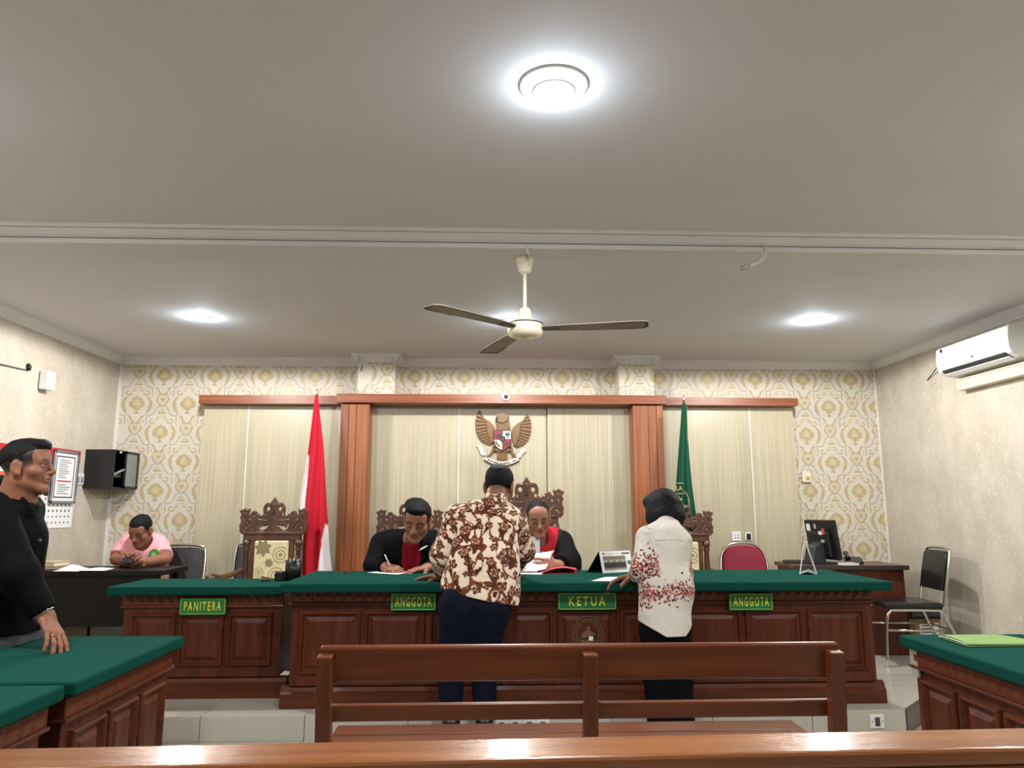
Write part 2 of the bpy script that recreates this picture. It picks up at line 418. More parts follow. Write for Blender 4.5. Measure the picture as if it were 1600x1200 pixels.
def damask(parent, x0, x1, z0, z1, Y, phase, holes=()):
    """print between x0..x1, z0..z1, cut clean at the edges"""
    PW, PH = 77.8 * PXM, 89.0 * PXM
    for tone, m, nm in ((0, M_gold, 'gold_print'), (1, M_pale, 'pale_gold_print'), (2, M_line, 'grey_line_print')):
        bm = bmesh.new()
        i0 = int((x0 - phase[0]) / PW) - 2; i1 = int((x1 - phase[0]) / PW) + 3
        j0 = int((z0 - phase[1]) / (PH / 2)) - 2; j1 = int((z1 - phase[1]) / (PH / 2)) + 3
        for j in range(j0, j1):
            for i in range(i0, i1):
                cx = phase[0] + (i + (.5 if j % 2 else 0)) * PW; cz = phase[1] + j * PH / 2
                if any(a < cx - .25 and cx + .25 < b and c < cz - .4 and cz + .2 < d for a, b, c, d in holes): continue
                if cx < x0 - .26 or cx > x1 + .26 or cz < z0 - .2 or cz > z1 + .4: continue
                for sh in CELL:
                    if sh[0] != tone: continue
                    if len(sh) == 2:
                        vs = [bm.verts.new((cx + x * PXM, Y - .0012 - .0003 * tone, cz + y * PXM)) for x, y in sh[1]]
                        bm.faces.new(vs)
                    else:
                        A = [bm.verts.new((cx + x * PXM, Y - .0012 - .0003 * tone, cz + y * PXM)) for x, y in sh[1]]
                        B = [bm.verts.new((cx + x * PXM, Y - .0012 - .0003 * tone, cz + y * PXM)) for x, y in sh[2]]
                        for k in range(len(A) - 1):
                            bm.faces.new((A[k], A[k + 1], B[k + 1], B[k]))
        for co, no in (((x0, 0, 0), (-1, 0, 0)), ((x1, 0, 0), (1, 0, 0)), ((0, 0, z0), (0, 0, -1)), ((0, 0, z1), (0, 0, 1))):
            bmesh.ops.bisect_plane(bm, geom=list(bm.verts) + list(bm.edges) + list(bm.faces), plane_co=co, plane_no=no, clear_outer=True)
        for f in bm.faces: f.normal_update()
        me = D.meshes.new(nm); bm.to_mesh(me); bm.free()
        tag(link(nm, me, parent, m), kind='stuff')
PH0 = at(257.5, 586, Y=YB); phase = (PH0.x, PH0.z)
damask(wall_back, XL + .02, XR - .012, .25, ZC - .075, YB, phase, holes=[(-2.6, 3.0, 0, 2.36)])
for k, (x0, x1) in enumerate(PIL):
    damask(D.objects['trim_%d' % (5 + k)], x0, x1, 2.34, ZC - .075, YP, phase)

# ------------------------------------------------------------------ timber wall behind the judges
YPN = 6.86
pan = tag(thing('trim_9', None, None, (0, YPN, ZD)), kind='structure')
def panel(u0, u1, zt, y, v=760, seam=True):
    x0, x1 = at(u0, v, Y=y).x, at(u1, v, Y=y).x
    g = .004 if seam else 0
    return obj('panel', MB().box((x0 + g, y, ZD), (x1 - g, y + .03, zt)), M_cream, pan, bevel=.002, world_=True)
zt = 2.30
for u0, u1 in ((310, 382), (382, 535)): panel(u0, u1, zt, YPN)
for u0, u1 in ((560, 716), (716, 855)): panel(u0, u1, zt + .02, YPN)
panel(855.5, 1005, zt + .02, YPN - .02)
for u0, u1 in ((1030, 1177), (1177, 1247)): panel(u0, u1, zt, YPN)
obj('backing', MB().box((at(310, 760, Y=YPN).x, YPN + .03, ZD), (at(1247, 760, Y=YPN).x, YB - .001, 2.34)), M_cream, pan, world_=True)
for u in (382, 716, 1177):                 # white seam strips
    x = at(u, 760, Y=YPN).x
    obj('seam_strip', MB().box((x - .005, YPN - .003, ZD), (x + .005, YPN + .01, zt)), M_white, pan, world_=True)
YH = 6.74
def header(u0, u1, v0, v1, y):
    a, c = at(u0, v0, Y=y), at(u1, v1, Y=y)
    return obj('header', MB().box((a.x, y, c.z), (c.x, YB - .002, a.z)), M_orangeh, pan, bevel=.003, world_=True)
header(311, 528, 617, 631.5, YH); header(1040, 1247.5, 621, 634, YH)
YHC = 6.62
header(525.5, 1041, 615, 631.5, YHC)
for u0, u1 in ((528, 573), (992, 1040)):
    y = YHC + .03
    x0, x1 = at(u0, 760, Y=y).x, at(u1, 760, Y=y).x; w = x1 - x0; zt2 = at(800, 632, Y=YHC).z
    p = obj('pillar', MB().box((x0, y + .012, ZD), (x1, YPN + .02, zt2)), M_orange, pan, world_=True)
    n = 3; cuts = [0, .28, .56, 1.0] if u0 < 700 else [0, .50, .78, 1.0]
    for k in range(n):
        obj('pillar_board', MB().box((x0 + w * cuts[k] + .0015, y, ZD), (x0 + w * cuts[k + 1] - .0015, y + .02, zt2)), M_orange, p, bevel=.003, world_=True)
# round white camera set in the header
p = at(790.5, 620.5, Y=YHC)
t = thing('security_camera', 'round white surveillance camera with black lens set in the orange header beam', 'camera', p)
obj('housing', MB().lathe([(.036, .0), (.036, -.012), (.031, -.022), (.021, -.026), (.019, -.018)], (0, 0, 0), 28, 'y') if False else MB().lathe([(.036, 0), (.036, .012), (.031, .022), (.021, .026), (.019, .02)], (0, 0, 0), 28, 'y'), M_wplastic, t)
obj('lens', MB().lathe([(.0195, .018), (.0195, .024), (.013, .028), (.004, .030)], (0, 0, 0), 24, 'y'), M_black, t)

# ------------------------------------------------------------------ ceiling lamps
M_lens = mat('lit_diffuser', (255, 250, 240), 0.4, emit=22.0)
LAMPS = [(0.226, 2.292, 'big'), (-2.134, 5.45, 's'), (2.497, 5.375, 's'), (0.186, 5.46, 's'), (-2.13, 2.3, 's'), (2.5, 2.3, 's'), (-2.1, -.9, 's'), (.2, -.9, 's'), (2.5, -.9, 's')]
LLAB = ['bright round ceiling lamp nearest the viewer, with a grey inner ring', 'lit ceiling lamp at the left, above the clerk\'s desk', 'lit ceiling lamp at the right, near the air conditioner', 'lit ceiling lamp glowing beside the ceiling fan motor']
for k, (x, y, kind) in enumerate(LAMPS):
    r = .118 if kind == 'big' else .07
    t = thing('ceiling_lamp', LLAB[k] if k < 4 else 'lit ceiling lamp outside the picture, ' + ['beyond its left edge', 'beyond its right edge', 'behind the viewer at the left', 'behind the viewer in the middle', 'behind the viewer at the right'][k - 4], 'lamp', (x, y, ZC), group='ceiling downlights')
    obj('rim', MB().lathe([(r, 0), (r, -.004), (r * .97, -.007), (r * .93, -.008), (r * .92, -.004)], (0, 0, 0), 40), M_white, t)
    obj('diffuser', MB().lathe([(r * .92, -.002), (r * .92, -.008), (r * .8, -.020), (r * .4, -.028), (r * .05, -.030)], (0, 0, 0), 40), M_lens, t)
    if kind == 'big':
        obj('inner_ring', MB().lathe([(r * .64, -.018), (r * .64, -.027), (r * .58, -.029), (r * .58, -.022)], (0, 0, 0), 40), mat('lamp_ring_grey', (120, 122, 128), .4), t)
    ld = D.lights.new('lamp_light', 'SPOT'); ld.energy = LAMP_W * (4.2 if y > 0 else .7); ld.color = LAMP_COL; ld.spot_size = R_(179); ld.spot_blend = .12; ld.shadow_soft_size = .07
    lo = D.objects.new('lamp_light', ld); COL.objects.link(lo); lo.parent = t; lo.location = (0, 0, -.045)
    pd = D.lights.new('halo_light', 'POINT'); pd.energy = 4.2 if kind == 'big' else 4.0; pd.color = (.74, .87, 1.0); pd.shadow_soft_size = .06
    po = D.objects.new('halo_light', pd); COL.objects.link(po); po.parent = t; po.location = (0, 0, -.075)
# ------------------------------------------------------------------ desks with raised panels
block_me = None
def desk(t, W, Dp, h, n, top_over=(.10, .10, .12, .02), plinth=.13, felt=.055, blocks=True, base_out=.05, block_depth=1.0):
    """desk in its own frame: x along the front, front face at y = 0 looking to -y, top at z = h"""
    global block_me
    zt = h - felt
    o1, o2, of, ob = top_over                                     # felt top overhang: left, right, front, back
    c = MB().box((0, .012, plinth), (W, .06, zt)); obj('front_frame', c, M_desk, t)
    for xa in (0, W - .03): obj('side_board', MB().box((xa, .06, plinth), (xa + .03, Dp, zt)), M_desk, t, bevel=.003)
    c = MB().extrude_profile([(0, 0), (-base_out, 0), (-base_out, plinth - .045), (-base_out * .7, plinth - .035), (-base_out * .55, plinth - .012), (-.012, plinth), (0, plinth)], (-base_out, .05, 0), (W + base_out, .05, 0), side=(0, 1, 0))
    c.box((-base_out, .05, 0), (0, Dp, plinth - .045)).box((W, .05, 0), (W + base_out, Dp, plinth - .045))
    obj('plinth', c, M_deskd, t)
    # frieze under the top with a row of carved pyramid blocks
    fz = .072
    c = MB().box((-.012, -.004, zt - fz), (W + .012, .06, zt - .004)).box((-.018, -.012, zt - fz - .012), (W + .018, .06, zt - fz))
    obj('frieze', c, M_deskd, t, bevel=.003)
    if blocks:
        nb = int(W / .062); s = W / nb
        for k in range(nb):
            if block_me is None:
                q = MB().add([(-.029, 0, -.03), (.029, 0, -.03), (.029, 0, .03), (-.029, 0, .03), (0, -.008, 0)], [(0, 1, 4), (1, 2, 4), (2, 3, 4), (3, 0, 4)])
                o = obj('carved_block', q, M_deskd, t); block_me = o.data
            else:
                o = D.objects.new('carved_block', block_me); COL.objects.link(o); o.parent = t
            o.location = (s * (k + .5), -.004, zt - fz / 2 - .003); o.scale = (1, block_depth, 1)
    # raised panels
    z0, z1 = plinth + .07, zt - fz - .055
    m = .055; g = .034; pw = (W - 2 * m - g * (n - 1)) / n
    for k in range(n):
        x0 = m + k * (pw + g); x1 = x0 + pw; e = .055
        c = MB().add([(x0, .013, z0), (x1, .013, z0), (x1, .013, z1), (x0, .013, z1), (x0 + .03, .013, z0 + .03), (x1 - .03, .013, z0 + .03), (x1 - .03, .013, z1 - .03), (x0 + .03, .013, z1 - .03),
                      (x0 + e, -.001, z0 + e), (x1 - e, -.001, z0 + e), (x1 - e, -.001, z1 - e), (x0 + e, -.001, z1 - e)],
                     [(0, 1, 5, 4), (1, 2, 6, 5), (2, 3, 7, 6), (3, 0, 4, 7), (4, 5, 9, 8), (5, 6, 10, 9), (6, 7, 11, 10), (7, 4, 8, 11), (8, 9, 10, 11)])
        p = obj('panel', c, M_desk, t)
        c = MB(); w = .02
        prof = [(0, .014), (.002, -.002), (.008, -.010), (.014, -.010), (.018, -.002), (.024, .014)]
        ring = []
        for i, (a, y) in enumerate(prof):
            ring.append([(x0 - .004 + a, y, z0 - .004 + a), (x1 + .004 - a, y, z0 - .004 + a), (x1 + .004 - a, y, z1 + .004 - a), (x0 - .004 + a, y, z1 + .004 - a)])
        vs = [q for r in ring for q in r]
        c.add(vs, [(i * 4 + k2, i * 4 + (k2 + 1) % 4, i * 4 + 4 + (k2 + 1) % 4, i * 4 + 4 + k2) for i in range(len(prof) - 1) for k2 in range(4)])
        obj('moulding', c, M_deskd, p)
    c = MB().box((-o1, -of, zt), (W + o2, Dp + ob, h)); obj('felt_top', c, M_felt, t, bevel=.012, seg=3)
    return pw, m, g, z0, z1

x0, x1 = at(452, 1050, Y=4.74).x, at(1370, 1050, Y=4.74).x
YM = 4.735
main = thing('judges_desk', 'long red-brown panelled judges\' desk under green felt, three name plates on its front', 'desk', (x0, YM, ZD))
hm = .885 - ZD
fl, fr = at(438, 911, Y=YD + .01).x, at(1394, 911, Y=YD + .01).x
pw, pm, pg, pz0, pz1 = desk(main, x1 - x0, .76, hm, 9, top_over=(x0 - fl, fr - x1, .135, .03))
c = at(918.5, 991, Y=YM)                    # carved seal in the middle panel
O = Vector((c.x - x0, -.003, c.z - ZD)); r = .098
M_seal = mat('faded_gold_carving', (108, 76, 46), .5, var=.15, vscale=60)
q = MB()
def ring2(q, r0, r1, y0, y1, n=40):
    vs = []
    for k in range(n):
        a = 2 * math.pi * k / n; ca, sa = math.cos(a), math.sin(a)
        vs += [(O.x + r0 * ca, y1, O.z + r0 * sa * 1.12), (O.x + r1 * ca, y1, O.z + r1 * sa * 1.12), (O.x + r0 * ca, y0, O.z + r0 * sa * 1.12), (O.x + r1 * ca, y0, O.z + r1 * sa * 1.12)]
    fs = []
    for k in range(n):
        a, b = 4 * k, 4 * ((k + 1) % n)
        fs += [(a, b, b + 1, a + 1), (a + 1, b + 1, b + 3, a + 3), (b, a, a + 2, b + 2)]
    q.add(vs, fs)
ring2(q, r, r * .95, 0, -.008); ring2(q, r * .70, r * .66, 0, -.008)
for k in range(26):                         # the worn lettering round the rim
    a = R_(215 - k * 250 / 25); rr = r * .82; w = .008 + .002 * (k % 3)
    q.cbox((O.x + rr * math.cos(a), -.004, O.z + rr * math.sin(a) * 1.12), (w * .7, .006, .020 - .004 * (k % 2)), Matrix.Rotation(-(a - R_(90)), 3, 'Y'))
for pts in ([(-.045, -.01), (-.02, .018), (.0, .026), (.028, .016), (.05, -.004), (.034, -.006), (.02, -.02), (-.004, -.012), (-.024, -.024)],
            [(-.05, -.03), (-.016, -.036), (.012, -.03), (.045, -.038), (.03, -.058), (0, -.064), (-.032, -.056)], [(-.012, .03), (.006, .05), (.016, .034), (.004, .026)]):
    q.prism(smooth_poly(pts, 3), (O.x, 0, O.z), (1, 0, 0), (0, 0, 1), (0, -.008, 0))
obj('carved_seal', q, M_seal, main)
# small white sticker on the seal and a dark cable grommet in the felt top
c = at(923, 997, Y=YM)
tag(obj('paper_sticker', MB().box((c.x - x0 - .013, -.014, c.z - ZD - .012), (c.x - x0 + .013, -.010, c.z - ZD + .012)).box((c.x - x0 - .006, -.0145, c.z - ZD - .006), (c.x - x0 + .005, -.0139, c.z - ZD + .004)), M_paper, main), 'white paper sticker')
c = at(540, 895, Z=.885)
obj('cable_grommet', MB().lathe([(.045, 0), (.045, .004), (.034, .006), (.033, .002)], (c.x - x0, c.y - YM, hm), 24), M_black, main)

x0c, x1c = at(191, 1000, Y=5.02).x, at(441, 1000, Y=5.02).x
YC = 5.0
clerk = thing('clerk_desk', 'shorter red-brown panelled clerk\'s desk under green felt, set left of the judges\' desk', 'desk', (x0c, YC, ZD))
a = at(176, 917, Z=.84)
desk(clerk, x1c - x0c - .012, .44, .84 - ZD, 3, top_over=(.075, .02, .09, .02))

# side tables: their panelled fronts face the aisle
def side_table(label, x_edge, y0, y1, rotz, Dp, h=.77, n=4, bl=True):
    if rotz > 0: loc = (x_edge - .04, y0 + .035, 0)
    else: loc = (x_edge + .04, y1 - .035, 0)
    t = thing('side_table', label, 'table', loc, rotz, 'green felt side tables')
    desk(t, y1 - y0 - .07, Dp, h, n, top_over=(.035, .035, .04, .03), plinth=.11, felt=.05, blocks=bl, base_out=.025, block_depth=.45)
    return t
side_table('green felt side table at the left under the standing man\'s hand', -1.335, 2.59, 3.485, R_(90), .62, n=3)
side_table('nearest green felt side table, cut by the bottom left corner of the picture', -1.345, 1.95, 2.555, R_(90), .62, n=4)
rt = side_table('green felt side table at the right with a light green folder on it', 1.868, 1.93, 3.40, R_(-90.6), .50, n=5)
tag(obj('corner_tape', MB().box((-.012, -.006, .60), (.045, .004, .715)), mat('grey_tape', (150, 142, 132), .7), rt), 'grey tape wrapped at the corner')

# ------------------------------------------------------------------ name plates
def sign(word, u0, u1, v0, v1, y, label, bold=.0010):
    a, c = at(u0, v0, Y=y), at(u1, v1, Y=y); w, h = c.x - a.x, a.z - c.z
    t = thing('name_plate', label, 'sign', ((a.x + c.x) / 2, y, (a.z + c.z) / 2), group='green name plates on the desks')
    obj('board', MB().box((-w / 2, 0, -h / 2), (w / 2, .014, h / 2)), M_signg, t, bevel=.002)
    b = .004; e = .005; q = MB()
    for lo, hi in (((-w/2+e, -h/2+e), (w/2-e, -h/2+e+b)), ((-w/2+e, h/2-e-b), (w/2-e, h/2-e)), ((-w/2+e, -h/2+e), (-w/2+e+b, h/2-e)), ((w/2-e-b, -h/2+e), (w/2-e, h/2-e))):
        q.box((lo[0], -.0025, lo[1]), (hi[0], .001, hi[1]))
    obj('border', q, M_signl, t)
    text('lettering', word, h * .76, M_signy, t, ((0, -.001, -.002), (1, 0, 0), (0, 0, 1)), width=w * (.80 if len(word) > 5 else .62), bold=bold, depth=.002, space=1.38)
    return t
sign('PANITERA', 281.5, 352, 934.5, 960.5, YC - .036, 'green name plate reading PANITERA on the clerk\'s desk')
sign('ANGGOTA', 611, 681, 927, 954, YM - .036, 'green name plate reading ANGGOTA below the man writing')
sign('KETUA', 871.5, 963.5, 926, 953, YM - .036, 'wide green name plate reading KETUA in the middle of the judges\' desk')
sign('ANGGOTA', 1138.5, 1208.5, 927, 953.5, YM - .036, 'green name plate reading ANGGOTA right of the woman in white')

# ------------------------------------------------------------------ benches
def bench(name, label, loc, rotz, W, top=.85, th=.03, posts=None, cap=0.0, tilt=R_(5), Ds=.50):
    """bench seen from behind: its back rails at y = 0, the seat beyond them"""
    t = thing(name, label, 'bench', loc, rotz, 'varnished wooden benches')
    rx = Matrix.Rotation(tilt, 3, 'X')       # the backrest leans towards the viewer
    pv = (0, 0, .44)
    def plank(nm, z0, z1, y0, y1, m, xa=0, xb=W, bev=.006, seg=3): return obj(nm, MB().box((xa, y0, z0), (xb, y1, z1), rx, pv), m, t, bevel=bev, seg=seg)
    if cap:
        plank('top_rail', top - .035, top, -cap / 2, cap / 2, M_rail, bev=.012)
        plank('rail_moulding', top - .060, top - .037, -cap / 2 + .006, cap / 2 - .006, M_rail, bev=.008)
        plank('back_plank', top - .25, top - .060, -.014, .014, M_bench)
    else:
        plank('back_plank', top - .128, top, -th / 2, th / 2, M_bench, bev=.012, seg=4)
    plank('lower_rail', top - .262, top - .203, -.012, .012, M_bench)
    posts = posts or [0.02, W / 2 - .02, W - .07]
    for x in posts:
        q = MB().box((x, -.068, .02), (x + .052, -.016, top - .022), rx, pv)
        obj('post', q, M_benchp, t, bevel=.005)
    for x in posts:
        obj('leg', MB().box((x, Ds - .10, 0), (x + .05, Ds - .05, .41)), M_benchp, t, bevel=.004)
        obj('seat_bearer', MB().box((x, -.02, .36), (x + .05, Ds - .05, .41)), M_benchp, t, bevel=.004)
    ns = 3; s = (Ds - .06) / ns
    for k in range(ns):
        obj('seat_plank', MB().box((-.02, .05 + k * s, .41), (W + .02, .05 + (k + 1) * s - .006, .44)), M_bench, t, bevel=.006)
    return t
a, c = at(503.5, 1005, Z=.85), at(1301, 999, Z=.85)
bw = (c - a).length
bench('court_bench', 'varnished wooden bench in mid room, its slatted back to the viewer', (a.x, a.y, 0), math.atan2(c.y - a.y, c.x - a.x), bw, posts=[0.002, bw * .4975, bw - .055])
a, c = at(0, 1163, Z=.85), at(1600, 1131, Z=.85); dv = (c - a).normalized(); ang = math.atan2(dv.y, dv.x)
nrm = Vector((-dv.y, dv.x, 0)); s0 = a - dv * .20 - nrm * .06
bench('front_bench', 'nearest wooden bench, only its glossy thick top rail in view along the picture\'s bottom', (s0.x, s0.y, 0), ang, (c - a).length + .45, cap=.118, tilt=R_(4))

# ------------------------------------------------------------------ carved chairs
CR = lambda pts: [((x - 657) / 265 * .28, (365 - y) / 275 * .285) for x, y in pts]
def carved_chair():
    t = thing('carved_chair', '', 'chair', (0, 0, 0), 0, 'carved wooden chairs behind the desks')
    zc = .995; yb = .24
    half = CR([(657, 88), (664, 100), (680, 125), (690, 131), (710, 128), (726, 138), (736, 160), (737, 195), (728, 212), (744, 226), (760, 230), (772, 216), (786, 222), (792, 204), (806, 192), (824, 196), (832, 214), (846, 224), (858, 206), (852, 190), (850, 178), (868, 182), (886, 172), (900, 182), (919, 190), (908, 206), (902, 218), (914, 240), (904, 262), (906, 284), (918, 306), (910, 330), (914, 344), (896, 366)])
    holes = [CR(circle(703, 170, 20, 14, 22)), CR(circle(722, 214, 11, 10, 13)), CR(circle(768, 243, 12, 10, 7)), CR(circle(808, 222, 11, 10, 10)), CR(circle(838, 246, 12, 10, 13)), CR(circle(878, 200, 11, 10, 10)), CR(circle(884, 242, 9, 10, 22)),
             CR(smooth_poly([(684, 290), (716, 302), (736, 304), (752, 300), (760, 292), (754, 284), (768, 280), (782, 292), (778, 318), (762, 338), (738, 346), (712, 334), (694, 314)], 3)),
             CR(smooth_poly([(856, 266), (836, 284), (818, 308), (804, 332), (812, 338), (828, 322), (846, 298), (860, 276)], 2)),
             CR(smooth_poly([(846, 330), (862, 308), (884, 314), (894, 332), (880, 348), (876, 330), (864, 326), (852, 342)], 2)), CR(smooth_poly([(822, 350), (846, 344), (866, 348), (860, 358), (836, 358)], 2)), CR(circle(862, 356, 5, 8))]
    hs = []
    for h in holes: hs += [h, [(-x, y) for x, y in reversed(h)]]
    hs.append(CR([(652, 246), (657, 256), (662, 246), (660, 266), (664, 288), (657, 278), (650, 288), (654, 266)]))
    cr = shape2d('crest', mirror(half), hs, .024, M_chairw, t, ((0, yb + .03, zc - .003), (1, 0, 0), (0, 0, 1)), bevel=.006)
    # carved leaf ridges laid on the crest
    q = MB()
    for s in (-1, 1):
        for pts, r in (([(660, 240), (690, 266), (730, 266), (764, 262), (796, 262)], .007), ([(668, 345), (700, 358), (760, 358), (788, 352)], .006), ([(664, 140), (690, 142), (724, 156), (730, 190)], .006), ([(664, 120), (660, 170), (662, 225)], .010), ([(886, 362), (904, 330), (894, 290), (900, 262)], .006), ([(750, 292), (764, 300), (758, 316), (744, 316)], .006)):
            p2 = smooth_line([Vector(p) for p in CR(pts)], 3)
            q.tube([(s * p.x, yb + .016, zc + p.y) for p in p2], [r * (1 if 0 < i < len(p2) - 1 else .4) for i in range(len(p2))], 6)
    tag(obj('carving', q, M_chairw, cr), kind='stuff')
    q = MB().box((-.235, yb, .935), (.235, yb + .05, 1.0)).box((-.25, yb - .008, .985), (.25, yb + .056, 1.003)); obj('top_rail', q, M_chairw, t, bevel=.004)
    q = MB().box((-.235, yb + .005, .50), (.235, yb + .045, .55)); obj('lower_back_rail', q, M_chairw, t, bevel=.004)
    for s in (-1, 1):
        prof = [(.024, 0), (.026, .40), (.026, .52), (.017, .54), (.027, .57), (.019, .60), (.024, .72), (.020, .84), (.028, .87), (.022, .885), (.031, .90), (.031, .94)]
        obj('back_post', MB().lathe(prof, (s * .213, yb + .025, 0), 12), M_chairw, t)
        obj('back_stile', MB().box((s * .158 - .02, yb + .004, .54), (s * .158 + .02, yb + .04, .94)), M_chairw, t, bevel=.004)
        p2 = smooth_line([Vector(p) for p in ((s * .225, yb, .70), (s * .27, yb - .12, .675), (s * .31, yb - .30, .665), (s * .315, yb - .44, .69), (s * .31, yb - .49, .675), (s * .31, yb - .47, .65))], 4)
        arm = obj('arm', MB().tube(p2, [.022] * (len(p2) - 6) + [.027] * 6, 10), M_chairw, t)
        obj('scroll', MB().tube([(s * .28, yb - .475, .673), (s * .34, yb - .475, .673)], .026, 14), M_chairw, arm)
        obj('leg', MB().lathe([(.022, 0), (.03, .02), (.018, .06), (.026, .22), (.02, .36), (.032, .42), (.02, .46), (.026, .56), (.018, .665)], (s * .295, yb - .42, 0), 12), M_chairw, t)
    obj('seat_frame', MB().box((-.31, yb - .46, .40), (.31, yb + .04, .46)), M_chairw, t, bevel=.006)
    obj('seat_cushion', MB().box((-.28, yb - .44, .455), (.28, yb + .0, .515)), mat('cream_floral_cloth', (196, 184, 148), .7, var=.08, vscale=30), t, bevel=.025, seg=4)
    cu = obj('back_cushion', MB().box((-.138, yb - .012, .552), (.138, yb + .03, .933)), MATS['cream_floral_cloth'], t, bevel=.014, seg=3)
    # flowers and rings printed on the cushion
    q = MB(); rr = random.Random(3); y = yb - .0128
    for cx, cz, r in ((-.065, .875, .074), (-.012, .755, .04)):
        for k in range(7):
            a = k * 2 * math.pi / 7 + .3; tip = (cx + r * math.cos(a), cz + r * math.sin(a))
            n = (-math.sin(a) * r * .28, math.cos(a) * r * .28); mid = (cx + r * .6 * math.cos(a), cz + r * .6 * math.sin(a))
            q.add([(cx, y, cz), (mid[0] - n[0], y, mid[1] - n[1]), (tip[0], y, tip[1]), (mid[0] + n[0], y, mid[1] + n[1])], [(0, 1, 2, 3)])
    for cx, cz, r in ((.08, .82, .066), (.05, .655, .066), (-.09, .68, .04), (.09, .60, .03), (-.08, .60, .03)):
        for f, w in ((1, .10), (.62, .12), (.25, .2)):
            n = 20; vs = []
            for k in range(n):
                a = 2 * math.pi * k / n
                vs += [(cx + r * f * math.cos(a), y, cz + r * f * math.sin(a)), (cx + r * (f - w) * math.cos(a), y, cz + r * (f - w) * math.sin(a))]
            q.add([(max(-.128, min(.128, v[0])), v[1], max(.565, min(.92, v[2]))) for v in vs], [(2 * k, 2 * k + 1, (2 * k + 3) % (2 * n), (2 * k + 2) % (2 * n)) for k in range(n)])
    tag(obj('flower_print', q, mat('grey_olive_print', (122, 112, 78), .7), cu), kind='stuff')
    return t
cc = carved_chair(); YCH = 6.0
def crest_at(u, v_top, sc=1.0):
    p = at(u, v_top, Y=YCH + .25); return (p.x, YCH, p.z - 1.28 * sc)
p = at(430, 779, Y=YCH + .27)
cc.location = (p.x, YCH, ZD); cc['label'] = 'carved wooden chair with floral back cushion, empty, behind the clerk\'s desk'
def ch(u, v, label):
    p = at(u, v, Y=YCH + .27); s = (p.z - ZD) / 1.277
    dup(cc, (p.x, YCH, ZD), 0, label, scale=s)
sx = (at(430, 779, Y=YCH + .27).z - ZD) / 1.277; cc.scale = (sx,) * 3
ch(641, 781, 'carved wooden chair behind the man writing in the black suit')
ch(823, 747, 'tallest carved wooden chair, behind the judge with the red robe front')
ch(1062, 783, 'carved wooden chair half hidden behind the woman in white')

# ------------------------------------------------------------------ tube-framed chairs
def tube_chair(label, loc, rotz, pad, padname, round_top=False):
    t = thing('tube_chair', label, 'chair', loc, rotz, 'chrome tube chairs')
    yb = .22; w = .205
    if round_top: prof = smooth_line([Vector(p) for p in ((-.20, .46), (-.205, .66), (-.185, .80), (-.11, .875), (0, .89), (.11, .875), (.185, .80), (.205, .66), (.20, .46))], 5)
    else: prof = smooth_line([Vector(p) for p in ((-.19, .42), (-.20, .66), (-.195, .82), (-.165, .872), (0, .885), (.165, .872), (.195, .82), (.20, .66), (.19, .42))], 5)
    def lean(x, z): return (x, yb - .02 + (z - .44) * .20, z)
    obj('back_frame', MB().tube([lean(p.x, p.y) for p in prof], .0115, 10), M_chrome, t)
    pts = [(p.x * .93, .52 + (p.y - .46) * .82) if round_top else (p.x * .93, .50 + (p.y - .42) * .785) for p in prof]
    pts = [p for p in pts if p[1] > (.54 if not round_top else .53)]
    q = MB(); n = len(pts)
    f = [Vector(lean(x, z)) + Vector((0, -.028, 0)) for x, z in pts]; g = [Vector(lean(x, z)) + Vector((0, .018, 0)) for x, z in pts]
    q.add(f + g, [tuple(range(n)), tuple(range(2 * n - 1, n - 1, -1))] + [(i, n + i, n + (i + 1) % n, (i + 1) % n) for i in range(n)])
    obj('backrest', q, pad, t, bevel=.013, seg=3)
    obj('seat', MB().box((-.205, -.235, .425), (.205, .2, .475)), pad, t, bevel=.02, seg=4)
    for s in (-1, 1):
        p2 = smooth_line([Vector(p) for p in ((s * .20, -.25, 0), (s * .195, -.232, .30), (s * .192, -.20, .405), (s * .19, -.14, .418), (s * .19, .12, .418), (s * .19, .19, .405), (s * .193, .25, .28), (s * .20, .36, 0))], 4)
        obj('leg', MB().tube(p2, .0115, 10), M_chrome, t)
        obj('stretcher', MB().tube([(s * .195, -.236, .27), (s * .195, .26, .27)], .008, 8), M_chrome, t)
    obj('crossbar', MB().tube([(-.195, .262, .27), (.195, .262, .27)], .008, 8), M_chrome, t)
    return t
M_red = mat('burgundy_cloth', (124, 18, 44), .75, var=.08, vscale=80)
p = at(1161, 849, Y=6.5); tube_chair('burgundy padded chair with rounded back, below the wall sockets', (p.x, 6.25, ZD), 0, M_red, 'red', True)
p = at(1474, 862, Y=5.95)
tube_chair('black vinyl chair with chrome legs standing side-on against the right wall', (3.34, 5.93, ZD), R_(-97), M_leather, 'black')
p = at(268, 859, Y=6.3); tube_chair('black vinyl chair the man in pink sits on', (at(268, 880, Y=6.2).x, 6.2, ZD), R_(8), M_leather, 'black')
p = at(393, 858, Y=6.5); tube_chair('black vinyl chair mostly hidden behind the empty carved chair', (at(396, 870, Y=6.6).x, 6.54, ZD), R_(4), M_leather, 'black')

